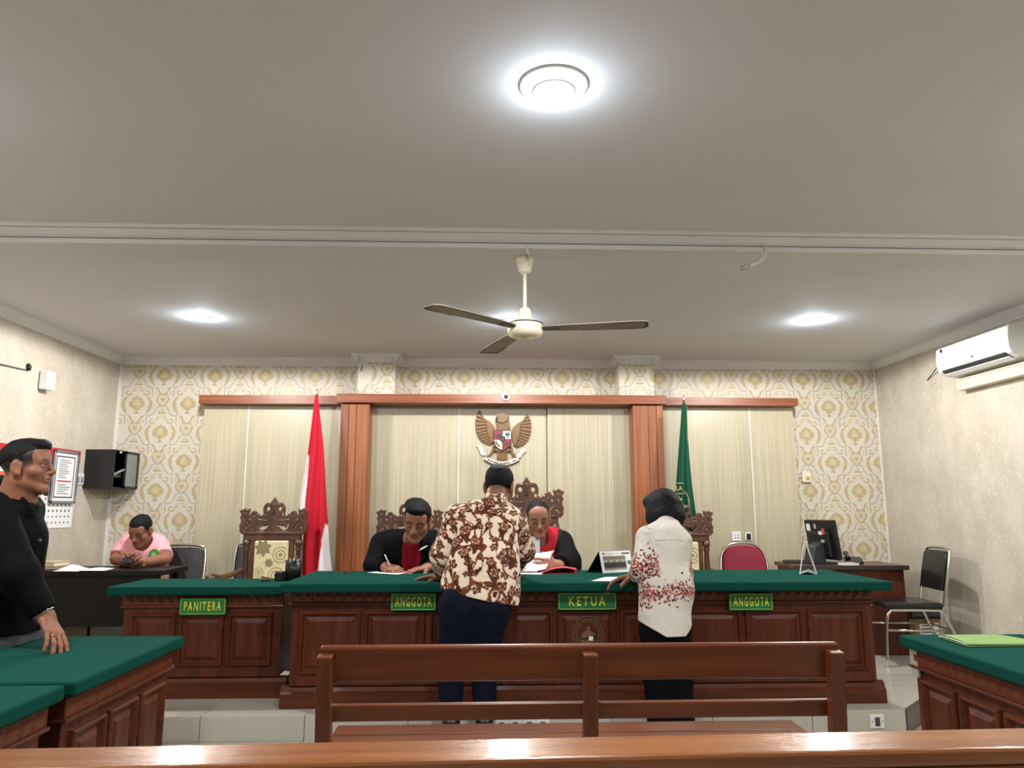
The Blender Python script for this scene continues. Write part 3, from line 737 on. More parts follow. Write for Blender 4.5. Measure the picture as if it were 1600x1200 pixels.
# ------------------------------------------------------------------ dark table on the left
a = at(255, 893, Y=5.53); xr = a.x
t = thing('black_table', 'dark table at the far left where the man in pink sits', 'table', (xr - .75, 5.53, ZD))
obj('tabletop', MB().box((XL + .02 - xr + .75, 0, .715), (.75, .46, .75)), M_blackw, t, bevel=.004)
obj('modesty_panel', MB().box((XL + .06 - xr + .75, .03, .36), (.71, .05, .715)), M_blackw, t)
for x in (XL + .08 - xr + .75, .66):
    obj('leg', MB().box((x, .05, 0), (x + .04, .09, .715)), M_black, t); obj('leg', MB().box((x, .38, 0), (x + .04, .42, .715)), M_black, t)
for k, (u0, u1) in enumerate(((95, 146), (150, 188))):
    a, c = at(u0, 968, Y=5.75), at(u1 - 4, 1000, Y=5.75)
    b = thing('storage_box', ['dusty brown cardboard box under the dark table', 'grey plastic box with a pale rim under the dark table, right of the cardboard box'][k], 'box', ((a.x + c.x) / 2, 5.80, ZD)); w = (c.x - a.x) / 2; hh = a.z - ZD
    obj('body', MB().box((-w, -.12, 0), (w, .12, hh - .03)), mat('dusty_cardboard', (96, 84, 66), .8, var=.1, vscale=9) if k == 0 else mat('grey_box', (92, 92, 88), .5, var=.1, vscale=9), b, bevel=.003)
    obj('lid', MB().box((-w - .006, -.126, hh - .03), (w + .006, .126, hh)), MATS['dusty_cardboard'] if k == 0 else mat('pale_lid', (180, 180, 176), .4), b, bevel=.004)

# ------------------------------------------------------------------ computer table on the right
pc = at(1318, 889, Z=.86)
t = thing('computer_table', 'red-brown wooden table in the right corner carrying the black computer', 'table', (3.06, 6.2, ZD), R_(-3))
obj('tabletop', MB().box((-.47, 0, .69), (.47, .52, .72)), mat('worn_dark_wood', (92, 60, 44), .35, var=.2, vscale=6), t, bevel=.004)
obj('edge_strip', MB().box((-.475, -.012, .685), (.475, 0, .722)), mat('dark_edge_band', (44, 34, 30), .5), t, bevel=.003)
obj('front_board', MB().box((-.14, .03, .0), (.42, .055, .69)), M_desk, t, bevel=.003)
obj('side_board', MB().box((.42, .03, 0), (.445, .5, .69)), M_desk, t, bevel=.003)
obj('side_board', MB().box((-.445, .03, 0), (-.42, .5, .69)), M_desk, t, bevel=.003)
obj('drawer_front', MB().box((-.42, .034, .55), (-.15, .055, .69)), M_black, t, bevel=.003)
# ------------------------------------------------------------------ ceiling fan
YFAN = 3.80
p = at(820, 403, Z=ZB); fx, fy = p.x, 3.80
hz = at(820, 517, Y=fy).z
M_fan = mat('cream_fan_enamel', (226, 218, 196), .35); M_blade = mat('dusty_fan_blade', (128, 118, 106), .55, var=.12, vscale=14)
M_dust = mat('dark_dust', (52, 46, 42), .9)
t = thing('ceiling_fan', 'cream ceiling fan with three dusty blades hanging below the beam', 'fan', (fx, fy, ZB))
dz = hz - ZB
obj('canopy', MB().lathe([(.052, 0), (.05, -.012), (.042, -.03), (.034, -.075), (.022, -.085), (.012, -.088)], (0, 0, 0), 28), M_fan, t)
obj('downrod', MB().tube([(0, 0, -.07), (0, 0, dz + .07)], .0095, 14), M_fan, t)
obj('rod_cover', MB().lathe([(.018, dz + .125), (.028, dz + .12), (.034, dz + .10), (.043, dz + .052), (.046, dz + .046)], (0, 0, 0), 28), M_fan, t)
mo = obj('motor', MB().lathe([(.05, dz + .05), (.082, dz + .045), (.093, dz + .03), (.095, dz - .005), (.088, dz - .025), (.06, dz - .036), (.03, dz - .038)], (0, 0, 0), 36), M_fan, t)
obj('bottom_cap', MB().lathe([(.034, dz - .036), (.034, dz - .042), (.02, dz - .046)], (0, 0, 0), 24), mat('cap_cream', (206, 196, 170), .4), mo)
obj('motor_seam', MB().lathe([(.0955, dz + .034), (.0955, dz + .038)], (0, 0, 0), 36), M_dust, mo)
for tip in ((at(689, 484, Z=hz + .005)), (at(768, 549, Z=hz + .005)), (at(988, 509, Z=hz + .005))):
    ang = math.atan2(tip.y - fy, tip.x - fx); ca, sa = math.cos(ang), math.sin(ang); L = .64
    out = [(.10, -.035), (.20, -.046), (.55, -.06), (.60, -.062), (.64, -.05), (.645, .03), (.62, .058), (.55, .062), (.20, .052), (.10, .035)]
    pit = -.05
    def P3(u, v, h): return (ca * u - sa * v, sa * u + ca * v, dz + .012 + h + v * pit)
    n = len(out)
    bl = obj('blade', MB().add([P3(u, v, -.004) for u, v in out] + [P3(u, v, .004) for u, v in out], [tuple(range(n - 1, -1, -1)), tuple(range(n, 2 * n))] + [(i, (i + 1) % n, n + (i + 1) % n, n + i) for i in range(n)]), M_blade, t, bevel=.002)
    q = MB(); rr = random.Random(int(ang * 100))
    ed = [(.46, -.059), (.52, -.0595), (.55, -.061), (.60, -.063), (.641, -.051), (.646, .03), (.621, .059), (.55, .063), (.42, .06), (.30, .057)]
    q.add([P3(u * 1.001, v * 1.01, -.0055) for u, v in ed] + [P3(u - (.004 + .03 * (u > .6) * rr.random()), v * (.92 - .1 * rr.random()), -.0055) for u, v in ed], [(i, i + 1, n + i + 1, n + i) for i in range(len(ed) - 1)])
    obj('dust_edge', q, M_dust, bl)
    obj('bracket', MB().prism([(.06, -.02), (.17, -.03), (.18, .03), (.06, .02)], (0, 0, dz + .004), (ca, sa, 0), (-sa, ca, pit), (0, 0, .006)), mat('bracket_dark', (60, 54, 50), .5), bl)
# cable from the beam down to the canopy, and a loose cable further right
M_cable = mat('white_cable', (214, 212, 206), .5)
a = at(822, 382, Y=3.645)
t = tag(obj('fan_cable', MB().tube(smooth_line([a, at(825, 394, Y=3.65), Vector((fx + .02, 3.72, ZB - .006)), Vector((fx + .02, 3.765, ZB - .02)), Vector((fx + .02, 3.766, ZB - .05))], 4), .006, 8), M_cable), 'white cable running from the beam into the fan canopy', 'cable')
pts = [at(1196, 381, Y=3.635), at(1197, 392, Y=3.63), at(1194, 403, Y=3.66), at(1186, 410, Y=3.68), at(1172, 415, Y=3.70), at(1163, 418, Y=3.71)]
t = thing('loose_cable', 'loose white cable with a grey plug dangling from the beam, right of the fan', 'cable', pts[0])
obj('wire', MB().tube(smooth_line(pts, 4), .005, 8), M_cable, t, world_=True)
obj('wire', MB().tube(smooth_line([p + Vector((-.008, .01, -.004)) for p in pts[:5]], 4), .005, 8), M_cable, t, world_=True)
obj('plug', MB().tube([pts[-2], pts[-1], pts[-1] + (pts[-1] - pts[-2]) * .6], [.010, .014, .013], 10), mat('grey_plug', (150, 146, 140), .5), t, world_=True)
obj('clip', MB().cbox(pts[0] + Vector((0, .012, 0)), (.03, .02, .02)), M_white, t, world_=True)

# ------------------------------------------------------------------ air conditioner and the trunking under it
xf = XR - .20
a0, a1 = at(1463, 546, X=xf), at(1574, 506, X=xf)
ac = thing('air_conditioner', 'white wall air conditioner on the right wall under the cornice', 'air conditioner', (XR, (a0.y + a1.y) / 2, 2.36)); L2 = (a0.y - a1.y) / 2
prof = [(0, .0), (-.06, .0), (-.14, .012), (-.19, .045), (-.205, .09), (-.208, .16), (-.20, .25), (-.185, .272), (0, .275)]
z_top = (a0.z + a1.z) / 2 - 2.36
k = z_top / .272; prof = [(x, z * k) for x, z in prof]
obj('body', MB().extrude_profile(prof, (-.0015, -L2, 0), (-.0015, L2, 0), side=(1, 0, 0)), M_wplastic, ac, bevel=.008, seg=3)
M_slot = mat('dark_vent', (30, 32, 34), .5)
obj('vent', MB().extrude_profile([(-.135, .006 * k), (-.190, .042 * k), (-.197, .056 * k), (-.194, .040 * k), (-.14, .004 * k)], (-.0015 - .004, -L2 + .05, 0), (-.0055, L2 - .05, 0), side=(1, 0, 0)), M_slot, ac)
obj('flap', MB().extrude_profile([(-.12, -.002), (-.165, .017 * k), (-.165, .023 * k), (-.12, .006)], (-.012, -L2 + .05, 0), (-.012, L2 - .05, 0), side=(1, 0, 0)), M_wplastic, ac)
for nm, y, z, sy, sz, m in (('badge', L2 - .07, .235, .018, .028, M_slot), ('badge_text', L2 - .075, .20, .04, .006, mat('pale_grey', (170, 176, 180), .5)), ('display', -.02, .10, .012, .016, M_slot), ('display_mark', .06, .115, .01, .012, MATS['pale_grey'])):
    obj(nm, MB().cbox((-.2105, y, z * k), (.004, sy, sz)), m, ac)
for s in (-1, 1): obj('end_cap', MB().extrude_profile([(x * 1.01, z) for x, z in prof], (-.0015, s * (L2 - .02), 0), (-.0015, s * (L2 + .004), 0), side=(1, 0, 0)), mat('ac_side', (206, 208, 206), .4), ac, bevel=.004)
b0, b1 = at(1495, 602, X=XR - .08), at(1640, 590, X=XR - .08)
t = thing('wall_trunking', 'cream boxed pipe trunking on the right wall under the air conditioner', 'trunking', (XR, b0.y, b0.z))
dzt = b1.z - b0.z
obj('box', MB().box((-.08, -1.6, -.045), (0, 0, .035)), mat('cream_trunking', (206, 196, 172), .5), t, bevel=.004)
obj('lid', MB().box((-.088, -1.6, .03), (0, .005, .042)), MATS['cream_trunking'], t, bevel=.003)
a = [at(1462, 578, X=XR - .004), at(1447, 595, X=XR - .004)]
t = tag(obj('drain_wire', MB().tube([at(1466, 572, X=XR - .05), at(1449, 594, X=XR - .006)], .004, 6), M_slot), 'thin dark wire slanting from the air conditioner\'s left end', 'wire')

# ------------------------------------------------------------------ left wall fittings
def wrect(u0, u1, v0, v1, um=None):
    """rectangle on the left wall: y0, y1, z0, z1"""
    a, c = at(u0, v0, X=XL), at(u1, v1, X=XL); b_ = at(u1, v0, X=XL)
    return a.y, c.y, c.z, b_.z
y0, y1, z0, z1 = wrect(58, 73, 582, 612)
t = thing('wall_speaker', 'small white box speaker high on the left wall', 'speaker', (XL, (y0 + y1) / 2, (z0 + z1) / 2)); yc = .055; zc = (z1 - z0) / 2
obj('body', MB().box((.006, -yc, -zc), (.075, yc, zc)), M_wplastic, t, bevel=.012, seg=3)
obj('bracket', MB().box((0, -yc * .6, -zc * 1.25), (.008, yc * .6, zc * .9)), mat('grey_bracket', (150, 148, 146), .5), t)
obj('knob', MB().tube([(.04, yc, -.01), (.04, yc + .03, -.01)], .012, 10), M_black, t)
a = at(43, 575, X=XL + .004)
t = thing('wall_hook', 'dark hook and thin wire high on the left wall beside the white speaker', 'hook', a)
obj('hook', MB().tube([(0, 0, .03), (.012, 0, .01), (.012, 0, -.02)], [.012, .018, .012], 8), M_black, t)
obj('wire', MB().tube([Vector((.008, -.02, -.02)), at(-30, 562, X=XL + .02) - a], .0035, 6), M_black, t)
# posters
def poster_bars(rows, y0, y1, z0, z1, x, m, nm, par, rr):
    q = MB()
    for r in range(rows):
        z = z1 - (z1 - z0) * (r + .5) / rows; h = (z1 - z0) / rows * .28; e = rr.uniform(.55, 1)
        q.box((x, y0, z - h / 2), (x + .001, y0 + (y1 - y0) * e, z + h / 2))
    tag(obj(nm, q, m, par, world_=True), kind='stuff')
M_ink = mat('dark_ink', (70, 70, 78), .6); M_pred = mat('poster_red', (176, 34, 34), .5); M_porange = mat('poster_orange', (190, 92, 60), .6, var=.2, vscale=14)
rr = random.Random(5)
y0, y1, z0, z1 = wrect(-30, 16, 694, 766)
t = thing('wall_poster', 'orange poster with a red heading behind the standing man\'s head', 'poster', (XL, y0, z0))
obj('sheet', MB().box((XL + .001, y0, z0), (XL + .008, y1, z1)), M_porange, t, world_=True)
obj('heading', MB().box((XL + .008, y0, z1 - .09), (XL + .011, y1, z1)), M_pred, t, world_=True)
obj('heading', MB().box((XL + .008, y0, z1 - .20), (XL + .010, y1 - .03, z1 - .10)), mat('poster_white', (214, 206, 204), .6), t, world_=True)
poster_bars(9, y0 + .05, y1 - .06, z0 + .03, z1 - .22, XL + .0085, M_pred, 'print', t, rr)
y0, y1, z0, z1 = wrect(74, 117, 705, 776)
t = thing('wall_calendar', 'red and black calendar board on the left wall behind the framed notice', 'calendar', (XL, y0, z0))
obj('board', MB().box((XL + .001, y0, z0), (XL + .012, y1, z1)), M_black, t, world_=True, bevel=.004)
obj('red_heading', MB().box((XL + .010, y0, z1 - .10), (XL + .015, y1, z1 + .004)), M_pred, t, world_=True, bevel=.003)
ya, yb_, za, zb = wrect(64, 110, 772, 824)
t = thing('wall_calendar', 'white calendar sheet with rows of numbers, lowest on the left wall', 'calendar', (XL, ya, za))
obj('sheet', MB().box((XL + .001, ya, za), (XL + .006, yb_, zb)), M_paper, t, world_=True)
q = MB()
for r in range(5):
    for c in range(7):
        y = ya + (yb_ - ya) * (.12 + c * .125); z = zb - (zb - za) * (.16 + r * .17); h = .010 if r < 3 else .006
        q.box((XL + .006, y - .008, z - h), (XL + .007, y + .008, z + h))
tag(obj('numbers', q, M_ink, t, world_=True), kind='stuff')
y0, y1, z0, z1 = wrect(80, 111, 706, 787)
t = thing('framed_notice', 'silver framed white notice with lines of print on the left wall', 'notice', (XL, y0, z0))
fr_ = mat('silver_frame', (150, 152, 164), .35, metal=.6)
obj('sheet', MB().box((XL + .013, y0, z0), (XL + .024, y1, z1)), M_paper, t, world_=True)
for lo, hi in (((y0, z0), (y0 + .022, z1)), ((y1 - .022, z0), (y1, z1)), ((y0, z0), (y1, z0 + .022)), ((y0, z1 - .022), (y1, z1))):
    obj('frame_bar', MB().box((XL + .013, lo[0], lo[1]), (XL + .034, hi[0], hi[1])), fr_, t, world_=True, bevel=.003)
for lo, hi in (((y0 + .045, z0 + .045), (y0 + .055, z1 - .045)), ((y1 - .055, z0 + .045), (y1 - .045, z1 - .045)), ((y0 + .045, z0 + .045), (y1 - .045, z0 + .055)), ((y0 + .045, z1 - .055), (y1 - .045, z1 - .045))):
    obj('border_line', MB().box((XL + .024, lo[0], lo[1]), (XL + .0255, hi[0], hi[1])), M_ink, t, world_=True)
poster_bars(9, y0 + .09, y1 - .09, z0 + .20, z1 - .07, XL + .0245, M_ink, 'print', t, rr)
poster_bars(5, y0 + .09, y1 - .09, z0 + .07, z0 + .16, XL + .0245, M_ink, 'print', t, rr)
obj('red_line', MB().box((XL + .024, y0 + .08, z0 + .175), (XL + .0255, y1 - .08, z0 + .185)), M_pred, t, world_=True)
for u in (119.5, 125.5):
    p = at(u, 749, X=XL)
    t = thing('light_switch', 'small white wall switch ' + ('nearer the calendar board' if u < 121 else 'nearer the black cabinet'), 'switch', p, group='switches on the left wall')
    obj('plate', MB().box((0, -.035, -.045), (.012, .035, .05)), M_wplastic, t, bevel=.003)
    obj('rocker', MB().box((.010, -.012, -.03), (.017, .012, .02)), mat('switch_grey', (120, 120, 122), .4), t, bevel=.002)
# black wall cabinet
Yc0, Yc1 = 6.52, 6.955
a, c = at(134, 702, Y=Yc0), at(175, 763, Y=Yc0)
t = thing('wall_cabinet', 'black wall-mounted equipment cabinet with a glass door in the left corner', 'cabinet', (XL, Yc0, c.z)); w = c.x - XL; hh = a.z - c.z; dd = Yc1 - Yc0
s_ = .012
M_cab = mat('black_metal', (20, 20, 22), .45, var=.1, vscale=30)
for nm, lo, hi in (('side_panel', (0, 0, 0), (w, s_, hh)), ('side_panel', (0, dd - s_, 0), (w, dd, hh)), ('top_panel', (0, s_, hh - s_), (w, dd - s_, hh)), ('bottom_panel', (0, s_, 0), (w, dd - s_, s_)), ('back_panel', (0, s_, s_), (s_, dd - s_, hh - s_))):
    obj(nm, MB().box(lo, hi), M_cab, t, bevel=.002)
obj('shelf', MB().box((s_, s_, hh * .28), (w - .02, dd - s_, hh * .28 + .01)), M_cab, t)
eq = obj('router', MB().box((.04, .08, hh * .28 + .01), (w - .04, dd - .06, hh * .28 + .05)), mat('router_grey', (86, 90, 92), .5), t, bevel=.004)
obj('cable', MB().tube(smooth_line([Vector(p) for p in ((w - .05, .10, hh * .34), (w - .01, .14, hh * .46), (w + .0, .22, hh * .5), (w - .02, .30, hh * .42))], 4), .010, 8), mat('grey_cable', (140, 138, 130), .5), t)
M_glass = mat('smoked_glass', (120, 128, 122), .08, spec=.6)
dr = obj('door', MB().box((w - .002, dd * .42, .004), (w + .012, dd * .46, hh - .004)).box((w - .002, dd - .03, .004), (w + .012, dd, hh - .004)).box((w - .002, dd * .42, hh - .024), (w + .012, dd, hh - .004)).box((w - .002, dd * .42, .004), (w + .012, dd, .024)), M_cab, t)
obj('glass_pane', MB().box((w + .002, dd * .46, .024), (w + .008, dd - .03, hh - .024)), M_glass, dr)
for y in (.10, .30): obj('screw', MB().cbox((w + .0, y, hh - .018), (.008, .022, .016)), M_wplastic, t)

# ------------------------------------------------------------------ back wall fittings
p = at(1258, 745, Y=YB - .002)
t = thing('door_chime', 'small cream box with a round button on the patterned wall at the right', 'chime', p)
obj('body', MB().box((-.042, -.035, -.052), (.042, 0, .052)), M_cplastic, t, bevel=.006)
obj('button', MB().lathe([(.019, .033), (.019, .04), (.012, .043)], (.008, 0, -.012), 18, 'y'), mat('button_gold', (196, 172, 110), .4), t)
obj('side_wire', MB().tube([(-.042, -.015, 0), (-.06, -.012, .004), (-.062, 0, -.02)], .004, 6), M_cable, t)
p = at(1150.5, 838, Y=YPN)
t = thing('wall_socket', 'white square four-hole socket plate on the cream panel, left of the dark one', 'socket', p)
obj('plate', MB().box((-.042, -.012, -.042), (.042, 0, .042)), M_wplastic, t, bevel=.003)
for x in (-.015, .015):
    for z in (-.013, .013): obj('hole', MB().box((x - .007, -.0135, z - .004), (x + .007, -.011, z + .004)), mat('socket_grey', (110, 110, 112), .5), t)
p = at(1169, 838, Y=YPN)
t = thing('wall_socket', 'white-framed socket plate with a black centre on the cream panel', 'socket', p)
obj('plate', MB().box((-.032, -.012, -.036), (.032, 0, .036)), M_wplastic, t, bevel=.003)
obj('insert', MB().box((-.019, -.016, -.03), (.021, -.010, .026)), M_black, t, bevel=.003)
p = at(565, 577, Y=YPN - .08 if False else YP - .002)
t = tag(obj('wall_nail', MB().tube(smooth_line([p + Vector((.004, 0, .03)), p + Vector((.004, -.012, .01)), p + Vector((-.006, -.014, -.02))], 3), .004, 6), M_black), 'bent dark nail on the left wallpapered pilaster near the ceiling', 'nail')
# floor sockets on the dais riser
for k, u in enumerate((784, 805.5, 827, 848)):
    p = at(u, 1129, Y=YD - .011)
    t = thing('floor_socket', ['first', 'second', 'third', 'last'][k] + ' of four white sockets in a row on the dais front, counted from the left', 'socket', (p.x, YD - .0105, .073), group='row of sockets on the dais front')
    obj('plate', MB().box((-.040, -.008, -.036), (.040, 0, .036)), M_wplastic, t, bevel=.003)
    obj('insert', MB().box((-.014, -.012, -.02), (.014, -.006, .022)), mat('socket_dark', (70, 64, 54), .5), t)
    for x in (-.028, .028): obj('screw', MB().tube([(x, -.0075, 0), (x, -.0095, 0)], .004, 8), MATS['socket_grey'], t)
p = at(1370, 1127, Y=YD - .011)
t = thing('floor_socket', 'single white socket at the right end of the dais front', 'socket', (p.x, YD - .0105, p.z))
obj('plate', MB().box((-.044, -.008, -.040), (.044, 0, .040)), M_wplastic, t, bevel=.004)
obj('insert', MB().box((-.014, -.012, -.024), (.014, -.006, .024)), MATS['socket_dark'], t)
for x in (-.03, .03): obj('screw', MB().tube([(x, -.0075, 0), (x, -.0095, 0)], .004, 8), MATS['socket_grey'], t)

# ------------------------------------------------------------------ flags
def flag(name, label, u_pole, v_top, Yf, edges, colour, folds, v_low):
    p = at(u_pole, v_top, Y=Yf)
    t = thing(name, label, 'flag', (p.x, Yf, ZD)); zt = p.z - ZD
    obj('base', MB().lathe([(.14, 0), (.14, .02), (.05, .05), (.02, .09)], (0, 0, 0), 24), M_black, t)
    obj('pole', MB().tube([(0, 0, .05), (0, 0, zt - .03)], .011, 10), mat('flag_pole', (96, 70, 44), .4), t)
    obj('finial', MB().lathe([(.006, zt - .04), (.013, zt - .028), (.007, zt - .02), (.012, zt - .01), (.002, zt + .015)], (0, 0, 0), 12), M_chrome, t)
    nu, nv = 40, 60; vs = []; cols = []
    def edge(v, i):
        for (va, a0, a1), (vb, b0, b1) in zip(edges, edges[1:]):
            if v <= vb or vb == edges[-1][0]:
                k = (v - va) / (vb - va); return a0 + (b0 - a0) * k if i == 0 else a1 + (b1 - a1) * k
    for j in range(nv + 1):
        v = edges[0][0] + (v_low - edges[0][0]) * j / nv
        for i in range(nu + 1):
            u = i / nu; uu = edge(v, 0) + (edge(v, 1) - edge(v, 0)) * u; q = at(uu, v, Y=Yf)
            w = (edge(v, 1) - edge(v, 0)) * .0058
            y = -.02 - w * .22 * math.sin(math.pi * u) - w * .10 * math.sin(u * folds * 2 * math.pi + v * .012)
            vs.append((q.x - p.x, y, q.z - ZD)); cols.append((*lin(colour(u, v, uu)), 1))
    q = MB(); w_ = nu + 1
    q.add(vs, [(j * w_ + i, j * w_ + i + 1, j * w_ + w_ + i + 1, j * w_ + w_ + i) for j in range(nv) for i in range(nu)], True)
    o = obj('cloth', q, vcol_mat('flag_cloth', .7, .2), t, solid=.004)
    ca = o.data.color_attributes.new('Col', 'FLOAT_COLOR', 'POINT')
    ca.data.foreach_set('color', [c for k in cols for c in k])
    return t
def red_white(u, v, uu):
    if v > 713 and uu < 484 - (v - 713) * .062 + 0: return (226, 220, 224)
    if v > 818 and uu > 509.5 - (v - 818) * .13: return (226, 222, 226)
    return (184, 26, 46)
flag('national_flag', 'red and white flag hanging from a pole by the left orange pillar', 495.5, 610, 6.45, [(618, 493.5, 497.5), (700, 483.5, 507), (780, 470, 510.5), (860, 467, 515), (900, 468, 519), (960, 470, 524)], red_white, 2.0, 960)
def green(u, v, uu):
    if u > .86 and v < 690: return (168, 120, 56)
    return (18, 76, 56)
gf = flag('green_flag', 'green flag with gold emblem and lettering behind the right-hand carved chair', 1068, 620, 6.45, [(632, 1064.5, 1072), (690, 1060, 1074.5), (760, 1055, 1080.5), (810, 1052, 1087), (900, 1048, 1096), (960, 1048, 1098)], green, 2.5, 960)
M_goldp = mat('gold_print', (178, 150, 84), .5)
g0 = gf.location
c = at(1062, 763, Y=6.33)
text('lettering', 'ILA', .052, M_goldp, gf, ((c.x - g0.x, -.075, c.z - g0.z), (1, .2, 0), (0, 0, 1)), depth=.002, bold=.0008)
q = MB()
for dz_ in (.045, -.045): q.tube([(c.x - g0.x - .045, -.063, c.z - g0.z + dz_), (c.x - g0.x + .05, -.078, c.z - g0.z + dz_)], .004, 6)
q.prism(smooth_poly([(-.03, 0), (-.01, .012), (.0, .032), (.012, .012), (.034, .006), (.02, -.016), (.026, -.04), (0, -.028), (-.024, -.04), (-.016, -.016)], 2), (c.x - g0.x, -.076, c.z - g0.z - .095), (1, .1, 0), (0, 0, 1), (0, .004, 0))
pts = [(c.x - g0.x + .05 + .04 * math.sin(a), -.07, c.z - g0.z - .13 + .10 * math.cos(a)) for a in np.linspace(0, 2.4, 14)]
q.tube([Vector(p) for p in pts], .004, 6)
obj('gold_emblem', q, M_goldp, gf)

# ------------------------------------------------------------------ eagle emblem on the cream wall
YE = YPN - .004
O_ = at(784.5, 690, Y=YE); ks = (at(830, 690, Y=YE).x - at(742, 690, Y=YE).x) / 88 / 6
eg = thing('eagle_emblem', 'gold eagle emblem with a shield and a white lettered ribbon on the cream wall', 'emblem', O_)
def E(pts): return [((x - 747) * ks, (540 - y) * ks) for x, y in pts]
M_eg = mat('eagle_gold', (112, 79, 42), .45, metal=.15, var=.15, vscale=40); M_egd = mat('eagle_dark', (58, 38, 22), .6)
def plate(nm, poly, y0, y1, m, par=eg, bev=.0): return obj(nm, MB().prism(E(poly), (0, y0, 0), (1, 0, 0), (0, 0, 1), (0, y1 - y0, 0)), m, par, bevel=bev)
outer = [(535, 243), (508, 296), (498, 370), (506, 440), (522, 490), (550, 532), (592, 562), (642, 577)]
inner = [(562, 306), (596, 340), (618, 372), (634, 410), (646, 448), (652, 486), (654, 522), (652, 556)]
covert = [(600, 340), (636, 362), (668, 398), (684, 440), (676, 500), (656, 566), (630, 520), (610, 470), (602, 410)]
for s in (0, 1):
    def mx(pts): return [(1518 - x, y + 20 - (x < 600) * 0 + (y < 300) * 14) if s else (x, y) for x, y in pts]
    w = plate('wing', smooth_poly(mx(outer + inner[::-1]), 3), -.002, -.014, M_egd)
    so = smooth_line([Vector(p) for p in mx(outer)], 3); si = smooth_line([Vector(p) for p in mx(inner)], 3)
    n = 12
    def pick(l, k): f = k * (len(l) - 1); i = min(int(f), len(l) - 2); return l[i].lerp(l[i + 1], f - i)
    for k in range(n):
        a, b_, mid = pick(so, (k + .10) / n), pick(so, (k + .88) / n), pick(so, (k + .5) / n)
        c, d = pick(si, (k + .10) / n), pick(si, (k + .88) / n)
        ext = mid + (mid - (c + d) / 2) * .03
        plate('feather', [tuple(c), tuple(a), tuple(ext), tuple(b_), tuple(d)], -.010, -.022, M_eg, w, bev=.002)
    plate('covert', smooth_poly(mx(covert), 2), -.012, -.030, M_eg, w, bev=.004)
body = plate('body', smooth_poly([(690, 450), (694, 380), (690, 344), (704, 300), (746, 278), (796, 296), (812, 340), (820, 400), (826, 450), (834, 600), (800, 640), (700, 640), (664, 600)], 3), -.004, -.034, M_eg, bev=.008)
plate('head', smooth_poly([(686, 326), (692, 300), (712, 282), (745, 276), (790, 290), (816, 292), (804, 308), (796, 340), (770, 364), (720, 366), (700, 348), (686, 346), (692, 338)], 3), -.03, -.056, M_eg, body, bev=.006)
plate('beak', [(684, 326), (700, 312), (712, 326), (698, 346), (688, 344)], -.03, -.062, M_egd, body, bev=.003)
q = MB()
for r in range(4):
    for c in range(5):
        x, y = 706 + c * 24 + (r % 2) * 10, 372 + r * 18
        q.prism(E([(x - 11, y), (x, y - 4), (x + 11, y), (x + 6, y + 16), (x, y + 20), (x - 6, y + 16)]), (0, -.032, 0), (1, 0, 0), (0, 0, 1), (0, -.008, 0))
tag(obj('neck_feathers', q, M_eg, body), kind='stuff')
sh = plate('shield', [(664, 438), (834, 438), (834, 530), (816, 588), (788, 616), (750, 634), (712, 616), (684, 590), (662, 530)], -.034, -.044, mat('shield_black', (32, 26, 26), .5), bev=.003)
M_sr = mat('shield_red', (140, 26, 34), .5); M_sw = mat('shield_white', (216, 212, 204), .5)
plate('red_field', [(671, 446), (746, 446), (746, 520), (671, 520)], -.042, -.047, M_sr, sh)
plate('white_field', [(754, 446), (828, 446), (828, 520), (754, 520)], -.042, -.047, M_sw, sh)
plate('white_field', [(671, 528), (746, 528), (746, 622), (714, 606), (690, 584)], -.042, -.047, M_sw, sh)
plate('red_field', [(754, 528), (828, 528), (810, 582), (786, 606), (754, 622)], -.042, -.047, M_sr, sh)
plate('tree_crown', smooth_poly([(772, 482), (776, 466), (796, 460), (816, 468), (820, 484), (806, 490), (786, 490)], 2), -.046, -.050, mat('tree_green', (36, 84, 52), .5), sh)
plate('tree_trunk', [(792, 486), (800, 486), (803, 508), (789, 508)], -.046, -.050, MATS['tree_green'], sh)
plate('bull_head', smooth_poly([(680, 470), (700, 482), (722, 466), (740, 480), (722, 500), (700, 510), (690, 492)], 2), -.046, -.050, MATS['shield_black'], sh)
plate('rice_and_cotton', smooth_poly([(680, 540), (694, 574), (720, 598), (728, 586), (706, 562), (696, 538)], 2), -.046, -.050, M_eg, sh)
plate('chain', smooth_poly([(766, 560), (780, 546), (806, 548), (800, 576), (778, 592), (772, 580)], 2), -.046, -.050, mat('chain_dark', (96, 20, 26), .5), sh)
plate('centre_shield', [(724, 496), (776, 496), (776, 530), (750, 556), (724, 530)], -.046, -.053, MATS['shield_black'], sh)
star = [(750 + (16 if k % 2 == 0 else 6.5) * math.sin(k * math.pi / 5), 522 - (16 if k % 2 == 0 else 6.5) * math.cos(k * math.pi / 5)) for k in range(10)]
plate('star', star, -.052, -.055, M_eg, sh)
tl = plate('tail', [(704, 620), (790, 620), (800, 716), (694, 712)], -.004, -.02, M_eg)
for k in range(7): plate('tail_feather', [(708 + k * 12, 622), (718 + k * 12, 622), (706 + k * 14, 716), (694 + k * 14, 716)], -.018, -.026, M_eg, tl)
plate('tail_tip', [(736, 742), (808, 738), (806, 778), (770, 784), (744, 768)], -.004, -.018, M_eg)
for poly in ([(664, 576), (690, 600), (656, 652), (622, 690), (600, 694), (602, 676), (628, 660), (648, 620)], [(808, 596), (838, 584), (852, 640), (880, 676), (884, 690), (862, 690), (836, 660), (822, 626)]):
    plate('leg', smooth_poly(poly, 2), -.006, -.034, M_eg, bev=.004)
arc = lambda a: (748 + 224 * math.sin(a), 520 + 206 * math.cos(a))
A = [arc(a) for a in np.linspace(-.72, .68, 16)]; B = [(748 + 262 * math.sin(a), 520 + 243 * math.cos(a)) for a in np.linspace(.64, -.68, 16)]
